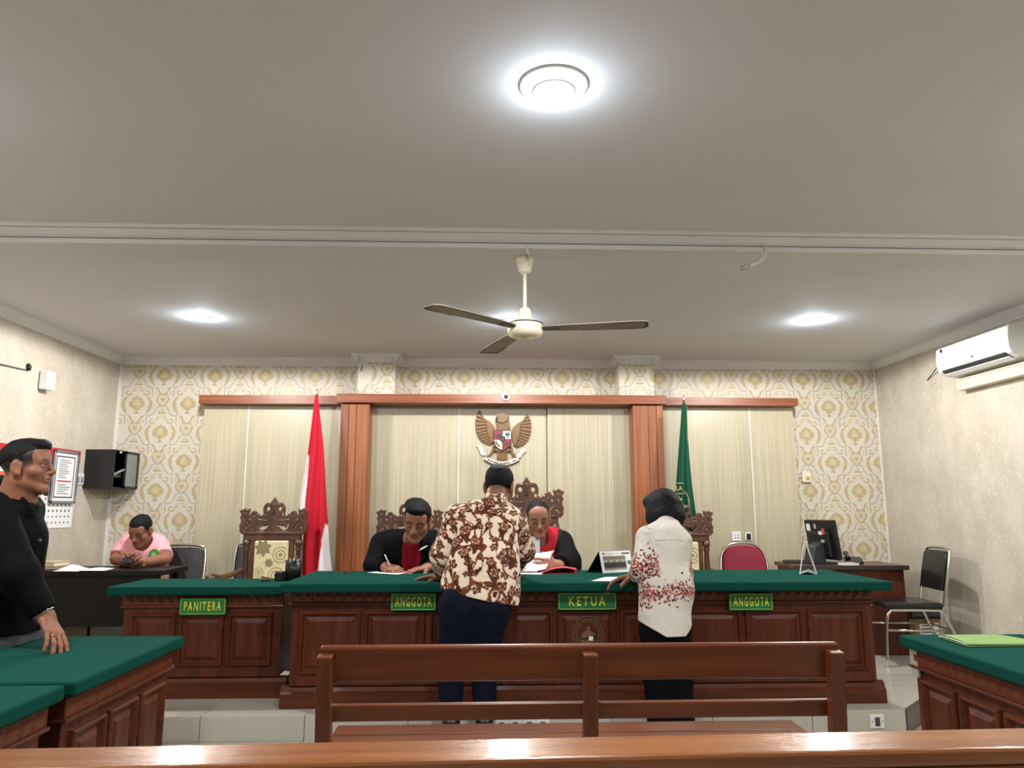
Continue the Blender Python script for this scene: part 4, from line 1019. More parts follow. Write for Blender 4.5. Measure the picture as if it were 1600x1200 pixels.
M_rib = mat('ribbon_white', (222, 216, 204), .6)
rb = plate('ribbon', A + B, -.012, -.030, M_rib, bev=.002)
rim = plate('ribbon_rim', [(x, y + 7) for x, y in A] + [(748 + (x - 748) * 1.03, y + 8) for x, y in B], -.004, -.014, M_egd)
for poly in ([(604, 664), (578, 640), (560, 596), (546, 574), (528, 578), (508, 576), (522, 596), (536, 630), (552, 668), (582, 672)], [(876, 672), (902, 652), (924, 618), (952, 602), (962, 604), (950, 616), (976, 624), (944, 650), (920, 688), (892, 692)]):
    plate('ribbon_end', poly, -.010, -.024, M_rib, rb, bev=.002)
words = 'BHINNEKA TUNGGAL IKA'
for k, chx in enumerate(words):
    if chx == ' ': continue
    a = -.56 + 1.08 * k / (len(words) - 1); x, y = 748 + 246 * math.sin(a), 520 + 226 * math.cos(a)
    (px_, pz_), = E([(x, y)])
    tx = text('letter', chx, .026, MATS['shield_black'], rb, ((px_, -.0315, pz_), (math.cos(a), 0, math.sin(a)), (-math.sin(a), 0, math.cos(a))), depth=.001, bold=.0006)

# ------------------------------------------------------------------ computer and things on the right-hand table
zt_ = ZD + .72
a = at(1294, 852, Y=6.42)
t = thing('computer_monitor', 'black computer monitor seen from behind, with small stickers, on the corner table', 'monitor', (a.x, 6.47, zt_), R_(-76))
tl_ = Matrix.Rotation(R_(8), 3, 'X')
obj('screen_shell', MB().box((-.19, -.018, .035), (.19, .018, .375), tl_, (0, 0, .03)), M_black, t, bevel=.008)
obj('back_cover', MB().box((-.13, -.05, .06), (.13, -.015, .28), tl_, (0, 0, .03)), M_black, t, bevel=.016)
obj('stand', MB().prism([(-.05, 0), (-.19, .0), (-.16, .14), (-.05, .20)], (-.06, 0, 0), (0, 1, 0), (0, 0, 1), (.12, 0, 0)), mat('stand_grey', (46, 46, 50), .4), t, bevel=.006)
obj('base', MB().box((-.12, -.20, 0), (.12, .10, .014)), M_black, t, bevel=.005)
for x, z, w, h, m in ((-.14, .31, .045, .06, M_wplastic), (-.05, .32, .022, .04, MATS['pale_grey']), (.045, .27, .04, .03, M_wplastic), (.085, .285, .035, .05, mat('sticker_red', (190, 84, 60), .5)), (.06, .20, .04, .022, MATS['pale_grey'])):
    yy = -.020 if z > .285 else -.052
    obj('sticker', MB().box((x - w / 2, yy - .001, z - h / 2), (x + w / 2, yy + .002, z + h / 2), tl_, (0, 0, .03)), m, t)
a = at(1337, 876, Z=zt_ + .02)
t = thing('desk_phone', 'black telephone on the corner table right of the monitor', 'phone', (at(1340, 878, Y=6.35).x, 6.42, zt_), R_(-20))
obj('body', MB().prism([(-.09, 0), (.09, 0), (.09, .055), (-.09, .025)], (-.07, 0, 0), (0, 1, 0), (0, 0, 1), (.14, 0, 0)), M_black, t, bevel=.006)
obj('handset', MB().tube([(-.05, -.08, .05), (-.055, -.05, .065), (-.055, .05, .085), (-.05, .085, .08)], [.024, .014, .014, .024], 10), M_black, t)
t = thing('notepad', 'white notepad lying in front of the monitor on the corner table', 'notepad', (at(1325, 881, Y=6.27).x, 6.262, zt_), R_(8))
obj('pages', MB().box((-.065, -.05, 0), (.065, .05, .016)), M_paper, t, bevel=.002)
obj('cover', MB().box((-.067, -.052, .0162), (.067, .052, .019)), mat('notepad_cover', (206, 206, 204), .5), t)
t = thing('keyboard', 'black keyboard at the left end of the corner table', 'keyboard', (at(1243, 873, Y=6.5).x, 6.5, zt_), R_(-10))
obj('tray', MB().box((-.10, -.07, 0), (.10, .07, .02)), M_black, t, bevel=.005)
q = MB()
for i in range(10):
    for j in range(4): q.box((-.09 + i * .018, -.055 + j * .028, .019), (-.076 + i * .018, -.033 + j * .028, .025))
tag(obj('keys', q, mat('key_grey', (40, 40, 42), .5), t), kind='stuff')
# boxes by the right wall
p = at(1416, 990, Y=6.15)
t = thing('carton', 'brown carton with a white label on the floor under the black vinyl chair', 'box', (at(1412, 980, Y=6.44).x + .16, 6.44, ZD)); M_card = mat('carton_brown', (150, 118, 78), .8, var=.06, vscale=20)
obj('body', MB().box((-.19, -.14, 0), (.08, .14, .27)), M_card, t, bevel=.003)
obj('flap', MB().box((-.19, -.14, .27), (.08, -.002, .274)), M_card, t); obj('flap', MB().box((-.19, .002, .27), (.08, .14, .274)), M_card, t)
lb = obj('label', MB().box((-.10, -.1425, .12), (.06, -.139, .24)), M_paper, t)
q = MB()
for k in range(4): q.box((-.09, -.1435, .216 - k * .026), (-.09 + (.13, .10, .12, .07)[k], -.142, .226 - k * .026))
tag(obj('label_print', q, M_ink, lb), kind='stuff')
tb_ = thing('printer', 'black printer box standing on the brown carton', 'printer', (t.location.x, 6.44, ZD + .275))
obj('body', MB().box((-.20, -.15, 0), (.10, .13, .10)), M_black, tb_, bevel=.01); obj('tray', MB().box((-.17, -.165, .02), (.07, -.148, .05)), mat('printer_grey', (60, 60, 62), .4), tb_, bevel=.003); obj('lid', MB().box((-.205, -.155, .10), (.105, .13, .135)), M_leather, tb_, bevel=.01)
p = at(1437, 985, Y=6.30)
t = thing('water_bottle', 'clear bluish plastic bottle on the floor beside the brown carton', 'bottle', (p.x + .09, 6.48, ZD))
obj('body', MB().lathe([(.034, 0), (.036, .02), (.033, .09), (.036, .15), (.03, .19), (.014, .225), (.013, .24)], (0, 0, 0), 18), mat('bottle_blue', (96, 112, 128), .15), t)
obj('cap', MB().lathe([(.016, .238), (.016, .262), (.012, .264)], (0, 0, 0), 14), mat('cap_blue', (50, 80, 130), .4), t)

# ------------------------------------------------------------------ things on the desks
ZT = .885 + .001
def paper(name, label, pts, z, m=M_paper, group=None, lift=0):
    """sheet from four pixel corners laid on the plane z, two sheets thick"""
    P4 = [at(u, v, Z=z) for u, v in pts]; c = sum(P4, Vector()) / 4
    def f(u, w):
        p = (P4[0] * (1 - u) + P4[1] * u) * (1 - w) + (P4[3] * (1 - u) + P4[2] * u) * w
        return (p.x - c.x, p.y - c.y, .0015 + lift * math.sin(math.pi * u) * math.sin(math.pi * w) )
    q = MB().sheet(f, 8, 6); o = obj(name, q, m, None, solid=.0016); o.location = (c.x, c.y, z)
    return tag(o, label, 'paper', group)
paper('paper_sheet', 'white sheet the man in the black suit writes on', [(574, 895), (622, 898), (642, 893.5), (600, 891.5)], ZT)
paper('paper_sheet', 'white sheet on the desk beside the woman\'s hand', [(924, 908), (1000, 909), (1000, 902), (946, 902)], ZT)
paper('paper_sheet', 'white sheets lying under the judge\'s hands', [(797, 897), (846, 898), (852, 891), (800, 891)], ZT)
# red folder
P4 = [at(846, 897.5, Z=ZT), at(903, 896, Z=ZT), at(897, 888, Z=ZT), at(858, 889, Z=ZT)]; c = sum(P4, Vector()) / 4
t = thing('red_folder', 'open red folder on the desk by the judge\'s elbow', 'folder', (c.x, c.y, ZT))
def ff(h): return lambda u, w: tuple(((P4[0] * (1 - u) + P4[1] * u) * (1 - w) + (P4[3] * (1 - u) + P4[2] * u) * w - c) + Vector((0, 0, .002 + h * (1 - u) ** 0 * (.008 + .03 * math.sin(math.pi * u * .9)) if h else .001)))
M_fold = mat('red_card', (176, 42, 52), .6)
obj('back_cover', MB().sheet(ff(0), 8, 4), M_fold, t, solid=.0016); obj('front_cover', MB().sheet(ff(1), 10, 4), mat('pink_red_card', (196, 70, 78), .6), t, solid=.0016)
# photo calendar standing on the desk
c0, c1 = at(942, 896, Z=ZT), at(990, 893, Z=ZT); ang = math.atan2(c1.y - c0.y, c1.x - c0.x); w = (c1 - c0).length
t = thing('desk_calendar', 'standing desk calendar with a group photo, left of the woman in white', 'calendar', ((c0.x + c1.x) / 2, (c0.y + c1.y) / 2, ZT), ang)
h = at(966, 861, Y=(c0.y + c1.y) / 2).z - ZT
rx = Matrix.Rotation(R_(-14), 3, 'X')
obj('front_sheet', MB().box((-w / 2, -.0015, 0), (w / 2, .0015, h * 1.02), rx, (0, 0, 0)), M_paper, t)
rx2 = Matrix.Rotation(R_(16), 3, 'X'); tp = rx @ Vector((0, 0, h * 1.02))
obj('back_sheet', MB().box((-w / 2 - .006, tp.y + .12, 0), (w / 2 - .006, tp.y + .125, .001)).add([(-w/2 - .004, tp.y, tp.z), (w/2, tp.y, tp.z), (w/2, tp.y + .12, 0), (-w/2 - .012, tp.y + .12, 0)], [(0, 1, 2, 3)]), M_black, t, solid=.002)
def cal(nm, x0, x1, z0, z1, m, d=.0006): return obj(nm, MB().box((x0 * w, -.0015 - d, z0 * h), (x1 * w, -.0014, z1 * h), rx, (0, 0, 0)), m, t)
ph = cal('photograph', -.42, .30, .13, .78, mat('photo_dark', (58, 52, 48), .5, var=.2, vscale=40))
M_ph1 = mat('photo_wall', (128, 112, 88), .5); M_ph2 = mat('photo_shirts', (180, 176, 168), .5); M_ph3 = mat('photo_floor', (146, 146, 150), .5)
for nm, z0, z1, m in (('photo_background', .60, .77, M_ph1), ('photo_row', .47, .60, M_ph2), ('photo_floor', .135, .25, M_ph3)):
    obj(nm, MB().box((-.41 * w, -.0026, z0 * h), (.29 * w, -.0020, z1 * h), rx, (0, 0, 0)), m, ph)
q = MB()
for k in range(11):
    x = (-.39 + k * .062) * w
    q.box((x, -.0032, .20 * h), (x + .036 * w, -.0025, (.50 + .04 * (k % 3)) * h), rx, (0, 0, 0))
tag(obj('photo_people', q, mat('photo_people_dark', (44, 40, 42), .5), ph), kind='stuff')
cal('green_emblem', .35, .47, .36, .54, mat('calendar_green', (60, 120, 48), .5)); cal('crest', -.42, -.34, .86, .95, mat('calendar_crest', (96, 112, 70), .5))
cal('heading_line', -.28, .12, .885, .91, MATS['pale_grey']); cal('heading_line', .20, .46, .86, .93, M_ink)
# calendar at the right end, seen edge-on
c = at(1263, 896, Z=ZT)
hh = at(1259, 849, Y=c.y).z - ZT
t = thing('desk_calendar', 'triangular desk calendar seen edge-on near the right end of the judges\' desk', 'calendar', (c.x, c.y, ZT), R_(-25))
for s in (-1, 1): obj('sheet', MB().add([(s * .053, -.07, 0), (s * .053, .07, .0), (-.008 + s * .006, .07, hh), (-.008 + s * .006, -.07, hh)], [(0, 1, 2, 3)]), mat('calendar_grey', (176, 176, 184), .5) if s > 0 else M_paper, t, solid=.006)
obj('base_flap', MB().add([(-.05, -.07, .002), (.0, -.07, .02), (.05, -.07, .002), (.05, .07, .002), (.0, .07, .02), (-.05, .07, .002)], [(0, 1, 4, 5), (1, 2, 3, 4)]), M_paper, t, solid=.003)
obj('spiral', MB().tube([(-.008, -.07, hh + .003), (-.008, .07, hh + .003)], .007, 8), mat('spiral_grey', (160, 160, 164), .4), t)
# pen holder and stapler on the clerk's desk
ZK = .841
c = at(448, 907, Z=ZK); t = thing('pen_holder', 'black mesh pen holder with pens on the clerk\'s desk', 'pen holder', c)
k_ = .0047
obj('tray', MB().box((-.075, -.04, 0), (-.02, .04, .06)), M_black, t, bevel=.006)
obj('cup', MB().lathe([(.054, 0), (.056, .135), (.052, .135), (.05, .01)], (.04, .01, .0), 20), mat('mesh_black', (34, 36, 38), .35, metal=.5), t)
for x, y, dx_, h, m in ((0.0, .0, -.01, .15, mat('pen_gold', (150, 118, 60), .4)), (.02, .015, .012, .165, M_black), (.035, 0, .02, .15, mat('pen_blue', (40, 60, 120), .4)), (.01, .02, .0, .145, MATS['pale_grey'])):
    obj('pen', MB().tube([(x + .025, y, .012), (x + .025 + dx_, y, h)], .0045, 8), m, t)
c = at(415, 908, Z=ZK); t = thing('stapler', 'small metal stapler beside the pen holder', 'stapler', c, R_(15))
obj('base', MB().box((-.03, -.012, 0), (.03, .012, .008)), M_black, t, bevel=.002)
obj('arm', MB().prism([(-.03, .008), (.03, .012), (.03, .024), (-.028, .036)], (0, -.009, 0), (1, 0, 0), (0, 0, 1), (0, .018, 0)), mat('stapler_brass', (150, 130, 90), .35, metal=.7), t, bevel=.002)
# green folder on the right side table
zf = .772
P4 = [at(1466, 1005 - 9, Z=zf), at(1556, 993, Z=zf), at(1640, 1009, Z=zf), at(1512, 1011, Z=zf)]; c = sum(P4, Vector()) / 4
t = thing('green_folder', 'light green folder lying on the right-hand side table', 'folder', (c.x, c.y, zf))
M_gf = mat('light_green_card', (120, 152, 84), .7, var=.04, vscale=30)
def gfn(h): return lambda u, w: tuple(((P4[0] * (1 - u) + P4[1] * u) * (1 - w) + (P4[3] * (1 - u) + P4[2] * u) * w - c) + Vector((0, 0, .002 + h * .016 * (1 - .6 * u) * (1 - abs(2 * w - 1) ** 3 * .5))))
obj('back_cover', MB().sheet(gfn(0), 10, 8), M_gf, t, solid=.002); obj('pages', MB().sheet(lambda u, w: tuple(Vector(gfn(.55)(u * .97, .02 + w * .95))), 10, 8), M_paper, t, solid=.003); obj('front_cover', MB().sheet(gfn(1), 10, 8), M_gf, t, solid=.002)
# books and papers on the dark table
ZBT = .8915
for k, (u, w, dz0, hb, m) in enumerate(((84, .17, 0, .018, mat('book_brown', (120, 96, 80), .6)), (80, .14, .019, .034, mat('book_cream', (196, 178, 140), .6)))):
    c = at(u, 885, Y=5.72)
    t = thing('book', ['brown thin book at the bottom of the pile on the dark table', 'cream thick book on top of the pile on the dark table'][k], 'book', (c.x, 5.74, ZBT + dz0), R_(4 - 7 * k))
    obj('pages', MB().box((-w / 2, -.09, .003), (w / 2 - .004, .088, hb - .003)), mat('book_pages', (206, 196, 170), .8), t)
    obj('cover', MB().box((-w / 2 - .003, -.092, 0), (w / 2, .092, .003)).box((-w / 2 - .003, -.092, hb - .003), (w / 2, .092, hb)).box((-w / 2 - .006, -.092, 0), (-w / 2 - .002, .092, hb)), m, t)
paper('paper_sheet', 'curled white sheet on the dark table beside the books', [(82, 893), (122, 893), (140, 888), (108, 888)], ZBT, lift=.035)
paper('paper_sheet', 'flat white sheet on the dark table near the man in pink', [(124, 892), (164, 892), (180, 888), (146, 888)], ZBT, lift=.012)
# ------------------------------------------------------------------ people: smooth implicit bodies meshed by surface nets
def V3(p): return np.array(p, dtype=float)
def cap(a, b, r1, r2=None, k=.03, flat=None, op='u'):
    """tapered capsule; flat = (axis, factor) squeezes it along an axis"""
    return ('c', V3(a), V3(b), r1, r1 if r2 is None else r2, k, flat, op)
def ell(c, r, Rm=None, k=.03, op='u'):
    return ('e', V3(c), V3(r), np.eye(3) if Rm is None else np.array(Rm), k, op)
def bbox(p):
    if p[0] == 'c':
        r = max(p[3], p[4]) * (max(1, p[6][1]) if p[6] else 1)
        return np.minimum(p[1], p[2]) - r, np.maximum(p[1], p[2]) + r
    r = p[2].max(); return p[1] - r, p[1] + r
def dist(p, X, Y, Z):
    if p[0] == 'c':
        a, b, r1, r2, fl = p[1], p[2], p[3], p[4], p[6]
        d = b - a; L = max(d @ d, 1e-9)
        px_, py_, pz_ = X - a[0], Y - a[1], Z - a[2]
        t = np.clip((px_ * d[0] + py_ * d[1] + pz_ * d[2]) / L, 0, 1)
        qx, qy, qz = px_ - t * d[0], py_ - t * d[1], pz_ - t * d[2]
        if fl:
            n = V3(fl[0]); n = n / np.linalg.norm(n); c = qx * n[0] + qy * n[1] + qz * n[2]; e = c / fl[1] - c
            qx, qy, qz = qx + e * n[0], qy + e * n[1], qz + e * n[2]
        return (np.sqrt(qx * qx + qy * qy + qz * qz) - (r1 + (r2 - r1) * t)) * (min(1, fl[1]) if fl else 1)
    c, r, Rm = p[1], p[2], p[3]
    x, y, z = X - c[0], Y - c[1], Z - c[2]
    u = (Rm[0, 0] * x + Rm[1, 0] * y + Rm[2, 0] * z) / r[0]; v = (Rm[0, 1] * x + Rm[1, 1] * y + Rm[2, 1] * z) / r[1]; w = (Rm[0, 2] * x + Rm[1, 2] * y + Rm[2, 2] * z) / r[2]
    k0 = np.sqrt(u * u + v * v + w * w) + 1e-9; k1 = np.sqrt((u / r[0]) ** 2 + (v / r[1]) ** 2 + (w / r[2]) ** 2) + 1e-9
    return k0 * (k0 - 1) / k1
def wob(X, Y, Z, f, seed):
    rs = np.random.RandomState(seed); s = 0
    for _ in range(5):
        d = rs.normal(size=3); d = d / np.linalg.norm(d) * f * rs.uniform(.7, 1.4); s = s + np.sin(X * d[0] + Y * d[1] + Z * d[2] + rs.uniform(0, 6.3))
    return s / 5
def nets(groups, res, fold=None, cutn=None):
    """groups: list of (primitives, [(point, normal) cuts]) -> vertices, quads"""
    lo = np.min([bbox(p)[0] for g in groups for p in g[0] if p[-1] == 'u'], axis=0) - 3 * res; hi = np.max([bbox(p)[1] for g in groups for p in g[0] if p[-1] == 'u'], axis=0) + 3 * res
    ax = [np.arange(lo[i], hi[i] + res, res) for i in range(3)]
    T_ = None
    for prims, cuts in groups:
        F = np.full([len(a) for a in ax], .12)
        for p in prims:
            k = p[-2] if p[0] == 'e' else p[5]
            if not isinstance(k, float): k = float(k)
            op = p[-1]; b0, b1 = bbox(p); m = k + 3 * res
            sl = tuple(slice(max(0, int((b0[i] - m - lo[i]) / res)), min(len(ax[i]), int((b1[i] + m - lo[i]) / res) + 2)) for i in range(3))
            X, Y, Z = np.meshgrid(ax[0][sl[0]], ax[1][sl[1]], ax[2][sl[2]], indexing='ij', sparse=True)
            d = dist(p, X, Y, Z); f = F[sl]
            if op == 'u':
                h = np.clip(.5 + .5 * (f - d) / k, 0, 1); F[sl] = f * (1 - h) + d * h - k * h * (1 - h)
            else:
                h = np.clip(.5 - .5 * (f + d) / k, 0, 1); F[sl] = f * (1 - h) - d * h + k * h * (1 - h)
        X, Y, Z = np.meshgrid(*ax, indexing='ij', sparse=True)
        if fold: F = F + fold[0] * (wob(X, Y, Z, fold[1], fold[2]) + .45 * wob(X, Y, Z, fold[1] * 2.3, fold[2] + 1))
        jag = cutn[0] * wob(X, Y, Z, cutn[1], 3) if cutn else 0
        for pt, n in cuts:
            n = V3(n) / np.linalg.norm(n)
            F = np.maximum(F, (X - pt[0]) * n[0] + (Y - pt[1]) * n[1] + (Z - pt[2]) * n[2] + jag)
        T_ = F if T_ is None else np.minimum(T_, F)
    F = T_; ins = F < 0; n = np.array(F.shape)
    S = [slice(0, -1), slice(1, None)]
    cnt = sum(ins[S[i], S[j], S[k]].astype(np.int8) for i in (0, 1) for j in (0, 1) for k in (0, 1))
    act = (cnt > 0) & (cnt < 8); idx = np.argwhere(act); vid = np.full(act.shape, -1, dtype=np.int64); vid[act] = np.arange(len(idx))
    acc = np.zeros((len(idx), 3)); num = np.zeros(len(idx)); I = idx
    cor = [(i, j, k) for i in (0, 1) for j in (0, 1) for k in (0, 1)]
    for a in cor:
        for b in cor:
            if sum(b) == sum(a) + 1 and all(x <= y for x, y in zip(a, b)):
                fa = F[I[:, 0] + a[0], I[:, 1] + a[1], I[:, 2] + a[2]]; fb = F[I[:, 0] + b[0], I[:, 1] + b[1], I[:, 2] + b[2]]
                cr = (fa < 0) != (fb < 0); t = np.where(cr, fa / np.where(cr, fa - fb, 1), 0)
                acc += np.where(cr[:, None], V3(a) + t[:, None] * (V3(b) - V3(a)), 0); num += cr
    vs = (I + acc / num[:, None]) * res + lo
    quads = []
    for axn in range(3):
        u, w = (axn + 1) % 3, (axn + 2) % 3
        s0 = [slice(1, -1)] * 3; s1 = [slice(1, -1)] * 3; s0[axn] = slice(0, -1); s1[axn] = slice(1, None)
        a, b = ins[tuple(s0)], ins[tuple(s1)]; e = np.argwhere(a != b); off = np.array([1, 1, 1]); off[axn] = 0; e2 = e + off
        fl = a[e[:, 0], e[:, 1], e[:, 2]]
        du, dw = np.zeros(3, int), np.zeros(3, int); du[u] = 1; dw[w] = 1
        q = np.stack([vid[tuple((e2 - du - dw).T)], vid[tuple((e2 - dw).T)], vid[tuple(e2.T)], vid[tuple((e2 - du).T)]], axis=1)
        q[~fl] = q[~fl][:, ::-1]; quads.append(q)
    return vs, np.concatenate(quads)
def net_obj(name, meshes, m, parent, colour=None):
    """one mesh object from (vertices, quads) pieces in room coordinates; colour(vertices) -> sRGB 0..255 per vertex"""
    off = 0; VS, QS = [], []
    for v, q in meshes: VS.append(v); QS.append(q + off); off += len(v)
    v = np.concatenate(VS); q = np.concatenate(QS)
    L = np.array(wloc(parent))
    me = D.meshes.new(name); me.vertices.add(len(v)); me.vertices.foreach_set('co', (v - L).astype(np.float32).ravel())
    me.loops.add(q.size); me.loops.foreach_set('vertex_index', q.astype(np.int32).ravel())
    me.polygons.add(len(q)); me.polygons.foreach_set('loop_start', np.arange(0, q.size, 4, dtype=np.int32))
    me.polygons.foreach_set('use_smooth', np.ones(len(q), dtype=bool)); me.update(calc_edges=True); me.validate()
    o = link(name, me, parent, m)
    if colour is not None:
        c = np.clip(colour(v) / 255, 0, 1); c = np.where(c <= .04045, c / 12.92, ((c + .055) / 1.055) ** 2.4)
        at_ = me.color_attributes.new('Col', 'FLOAT_COLOR', 'POINT')
        at_.data.foreach_set('color', np.concatenate([c, np.ones((len(c), 1))], axis=1).astype(np.float32).ravel())
    return o
def frame(fwd, up=(0, 0, 1), roll=0.0):
    f = V3(fwd) / np.linalg.norm(fwd); x = np.cross(f, up); x /= np.linalg.norm(x); u = np.cross(x, f)
    c, s = math.cos(roll), math.sin(roll)
    return np.stack([x * c + u * s, f, -x * s + u * c], axis=1)      # columns: right, forward, up
class Head:
    """head about 0.24 m tall times s: origin between the ears, local x right, y forward, z up"""
    def __init__(h, c, fwd, s=1.0, roll=0.0, up=(0, 0, 1)): h.c, h.R, h.s = V3(c), frame(fwd, up, roll), s
    def w(h, p): return h.c + h.R @ (V3(p) * h.s)
    def e(h, p, r, k=.02, op='u', R=None): return ell(h.w(p), V3(r) * h.s, h.R if R is None else h.R @ np.array(R), k * h.s, op)
    def k(h, a, b, r1, r2=None, k=.02, flat=None, op='u'):
        return cap(h.w(a), h.w(b), r1 * h.s, (r1 if r2 is None else r2) * h.s, k * h.s, flat and (h.R @ V3(flat[0]), flat[1]), op)
    def skin(h, nose=1.0, jaw=1.0, brow=1.0):
        P = [h.e((0, -.012, .042), (.074, .094, .080)), h.e((0, .022, -.030), (.060 * jaw, .068, .080), .03), h.e((0, .045, .045), (.058, .046, .05), .03),
             h.k((-.05 * jaw, .0, -.062), (-.014, .066, -.098), .016, .014, .03), h.k((.05 * jaw, .0, -.062), (.014, .066, -.098), .016, .014, .03), h.e((0, .070, -.098), (.022, .016, .016), .025),
             h.e((-.043, .050, -.022), (.024, .026, .022), .025), h.e((.043, .050, -.022), (.024, .026, .022), .025),
             h.k((-.040, .074, .024), (.040, .074, .024), .012 * brow, None, .018), h.e((0, .082, .03), (.014, .01, .014), .015)]
        for s in (-1, 1):
            P.append(h.e((s * .032, .100, .003), (.019, .018, .013), .012, 's'))
            P.append(h.e((s * .032, .074, .004), (.015, .0145, .0125), .005))
        P += [h.k((0, .090, .012), (0, .110 + .004 * nose, -.024), .0085, .0125 * nose, .014), h.e((-.013, .098, -.030), (.0095, .012, .008), .008), h.e((.013, .098, -.030), (.0095, .012, .008), .008), h.e((0, .100, -.033), (.009, .010, .006), .008)]
        P += [h.k((-.017, .088, -.053), (.017, .088, -.053), .0068, None, .010), h.k((-.016, .087, -.064), (.016, .087, -.064), .0078, None, .010), h.k((-.022, .094, -.0585), (.022, .094, -.0585), .0028, None, .004, None, 's'),
              h.e((0, .085, -.046), (.02, .012, .012), .015)]
        for s in (-1, 1):
            Re = frame((0, 1, .12)); a = s * .30
            Rt = np.array([[math.cos(a), -math.sin(a), 0], [math.sin(a), math.cos(a), 0], [0, 0, 1]])
            P += [h.e((s * .079, -.010, -.002), (.009, .022, .035), .010, 'u', Rt), h.e((s * .077, -.002, -.028), (.009, .012, .014), .008), h.e((s * .091, -.004, .002), (.009, .011, .020), .006, 's', Rt)]
        return P
    def loc(h, v): return ((v - h.c) @ h.R) / h.s
    def colour(h, base, eyes='open', hair=None, fade=0.0, lips=(150, 84, 74), dark_brow=(26, 20, 20)):
        def f(v):
            p = h.loc(v); x, y, z = p[:, 0], p[:, 1], p[:, 2]; ax = np.abs(x)
            n = wob(x, y, z, 60, 4); col = V3(base)[None, :] * (1 + .04 * n[:, None])
            def put(w, c):
                nonlocal col
                w = np.clip(w, 0, 1)[:, None]; col = col * (1 - w) + V3(c)[None, :] * w
            near = (y > .03) & (ax < .07) & (z > -.13) & (z < .13)
            put(near * .35 * np.exp(-((ax - .03) ** 2 + (z + .018) ** 2) / .0004), (base[0] * .82, base[1] * .74, base[2] * .72))
            put(near * np.clip(1 - (((x) / .024) ** 2 + ((z + .058) / .0125) ** 2), 0, 1) * 2.0 * .8, lips)
            put(near * (ax < .021) * np.exp(-((z + .0585) / .0024) ** 2) * .85, (70, 34, 32))
            ez = .004
            if eyes == 'open':
                put(near * (((ax - .032) / .0140) ** 2 + ((z - ez) / .0048) ** 2 < 1) * 1.0, (176, 166, 158))
                put(near * (((ax - .032) / .0060) ** 2 + ((z - ez) / .0052) ** 2 < 1) * 1.0, (26, 18, 16))
                put(near * (ax > .017) * (ax < .047) * np.exp(-((z - ez - .0068 + ((ax - .032) / .015) ** 2 * .003) / .0018) ** 2), (30, 20, 18))
            else:
                put(near * (ax > .018) * (ax < .047) * np.exp(-((z - ez + .0062 - ((ax - .032) / .015) ** 2 * .0025) / .0024) ** 2), (30, 20, 18))
            put(near * (ax > .013) * (ax < .052) * np.exp(-((z - .0262 - .004 * np.sin((ax - .013) / .039 * 2.6)) / .0045) ** 2) * .9, dark_brow)
            put(near * (y > .09) * (np.exp(-((ax - .0075) ** 2 + (z + .0375) ** 2) / .000016)), (60, 32, 28))
            ear = (ax > .070) & (y > -.042) & (y < .016) & (z > -.045) & (z < .036) & ((ax > .079) | (z < .022))
            if hair and fade: put(fade * np.clip((z + .020 - .35 * np.maximum(y, 0)) / .045, 0, 1) * (y < .050) * (ax > .03) * ~ear, hair)
            if hair and fade: put(fade * np.clip((z + .045) / .05, 0, 1) * (y < -.045) * ~ear, hair)
            return col
        return f
    def hair(h, front=(.070, .070), nape=(-.085, -.050), r=(.0775, .098, .0855), top=(), lift=.012, side=-.030, temple=.030):
        """crown cut along the hairline, plus the short sides and back"""
        p0, p1 = V3((0, *front)), V3((0, *nape)); d = p0 - p1; nrm = V3((0, d[2], -d[1])); nrm = nrm if nrm[2] < 0 else -nrm
        P = [h.e((0, -.014, .042), r), h.e((0, .008, .056 + lift), (r[0] * .84, .078, .060), .012)] + list(top)
        P += [h.e((q * .064, .080, .058), (temple, .034, temple), .006, 's') for q in (-1, 1)]
        B = [h.e((0, -.014, .040), (r[0] - .0012, r[1] - .001, r[2] - .001))]
        return [(P, [(h.w(p0), h.R @ nrm)]), (B, [(h.w((0, .022, 0)), h.R @ V3((0, 1, -.25))), (h.w((0, -.02, side)), h.R @ V3((0, -.25, -1)))])]
def hand(wrist, fwd, nrm, thumb, curl=(.3, .3, .3, .3), s=1.0, tcurl=.3, spread=.10, pinch=False):
    """palm and five fingers; nrm leaves the palm, thumb = -1 or +1 picks the side"""
    f = V3(fwd) / np.linalg.norm(fwd); n = V3(nrm); n = n - f * (n @ f); n /= np.linalg.norm(n); x = np.cross(f, n) * thumb; w = V3(wrist)
    def P(a, b, c): return w + (x * a + f * b + n * c) * s
    out = []
    for a0, a1 in ((.020, .030), (.006, .010), (-.008, -.010), (-.018, -.028)):
        out.append(cap(P(a0 * .8, .0, 0), P(a1, .088 - abs(a1 - .008) * .25, 0), .0165 * s, .0125 * s, .016, (n, .85)))
    L = ((.044, .026, .020), (.049, .030, .022), (.045, .028, .021), (.035, .021, .018))
    for i in range(4):
        a = (.030, .010, -.010, -.029)[i]; base = P(a, .090 - abs(a - .008) * .28, -.001); ang = curl[i] * .75; sp = (1.2, .3, -.5, -1.4)[i] * spread
        p = base; r = (.0096, .0098, .0094, .0082)[i] * s
        for j in range(3):
            d = f * math.cos(ang) + n * math.sin(ang) + x * sp; d /= np.linalg.norm(d); q = p + d * L[i][j] * s
            out.append(cap(p, q, r, r * .90, .005)); p = q; r *= .90; ang += curl[i] * (1.0, .8, 0)[j]
    base = P(.022, .022, .008); d0 = x * .75 + f * .62 + n * .30; p = base; r = .0135 * s; ang = 0
    for j, l in enumerate((.042, .034, .027)):
        d = d0 / np.linalg.norm(d0); q = p + d * l * s; out.append(cap(p, q, r, r * .88, .008)); p = q; r *= .87
        d0 = d + (n * .5 - x * .75 + f * .2) * tcurl
    return out
def mid(a, b, t=.5): return V3(a) * (1 - t) + V3(b) * t
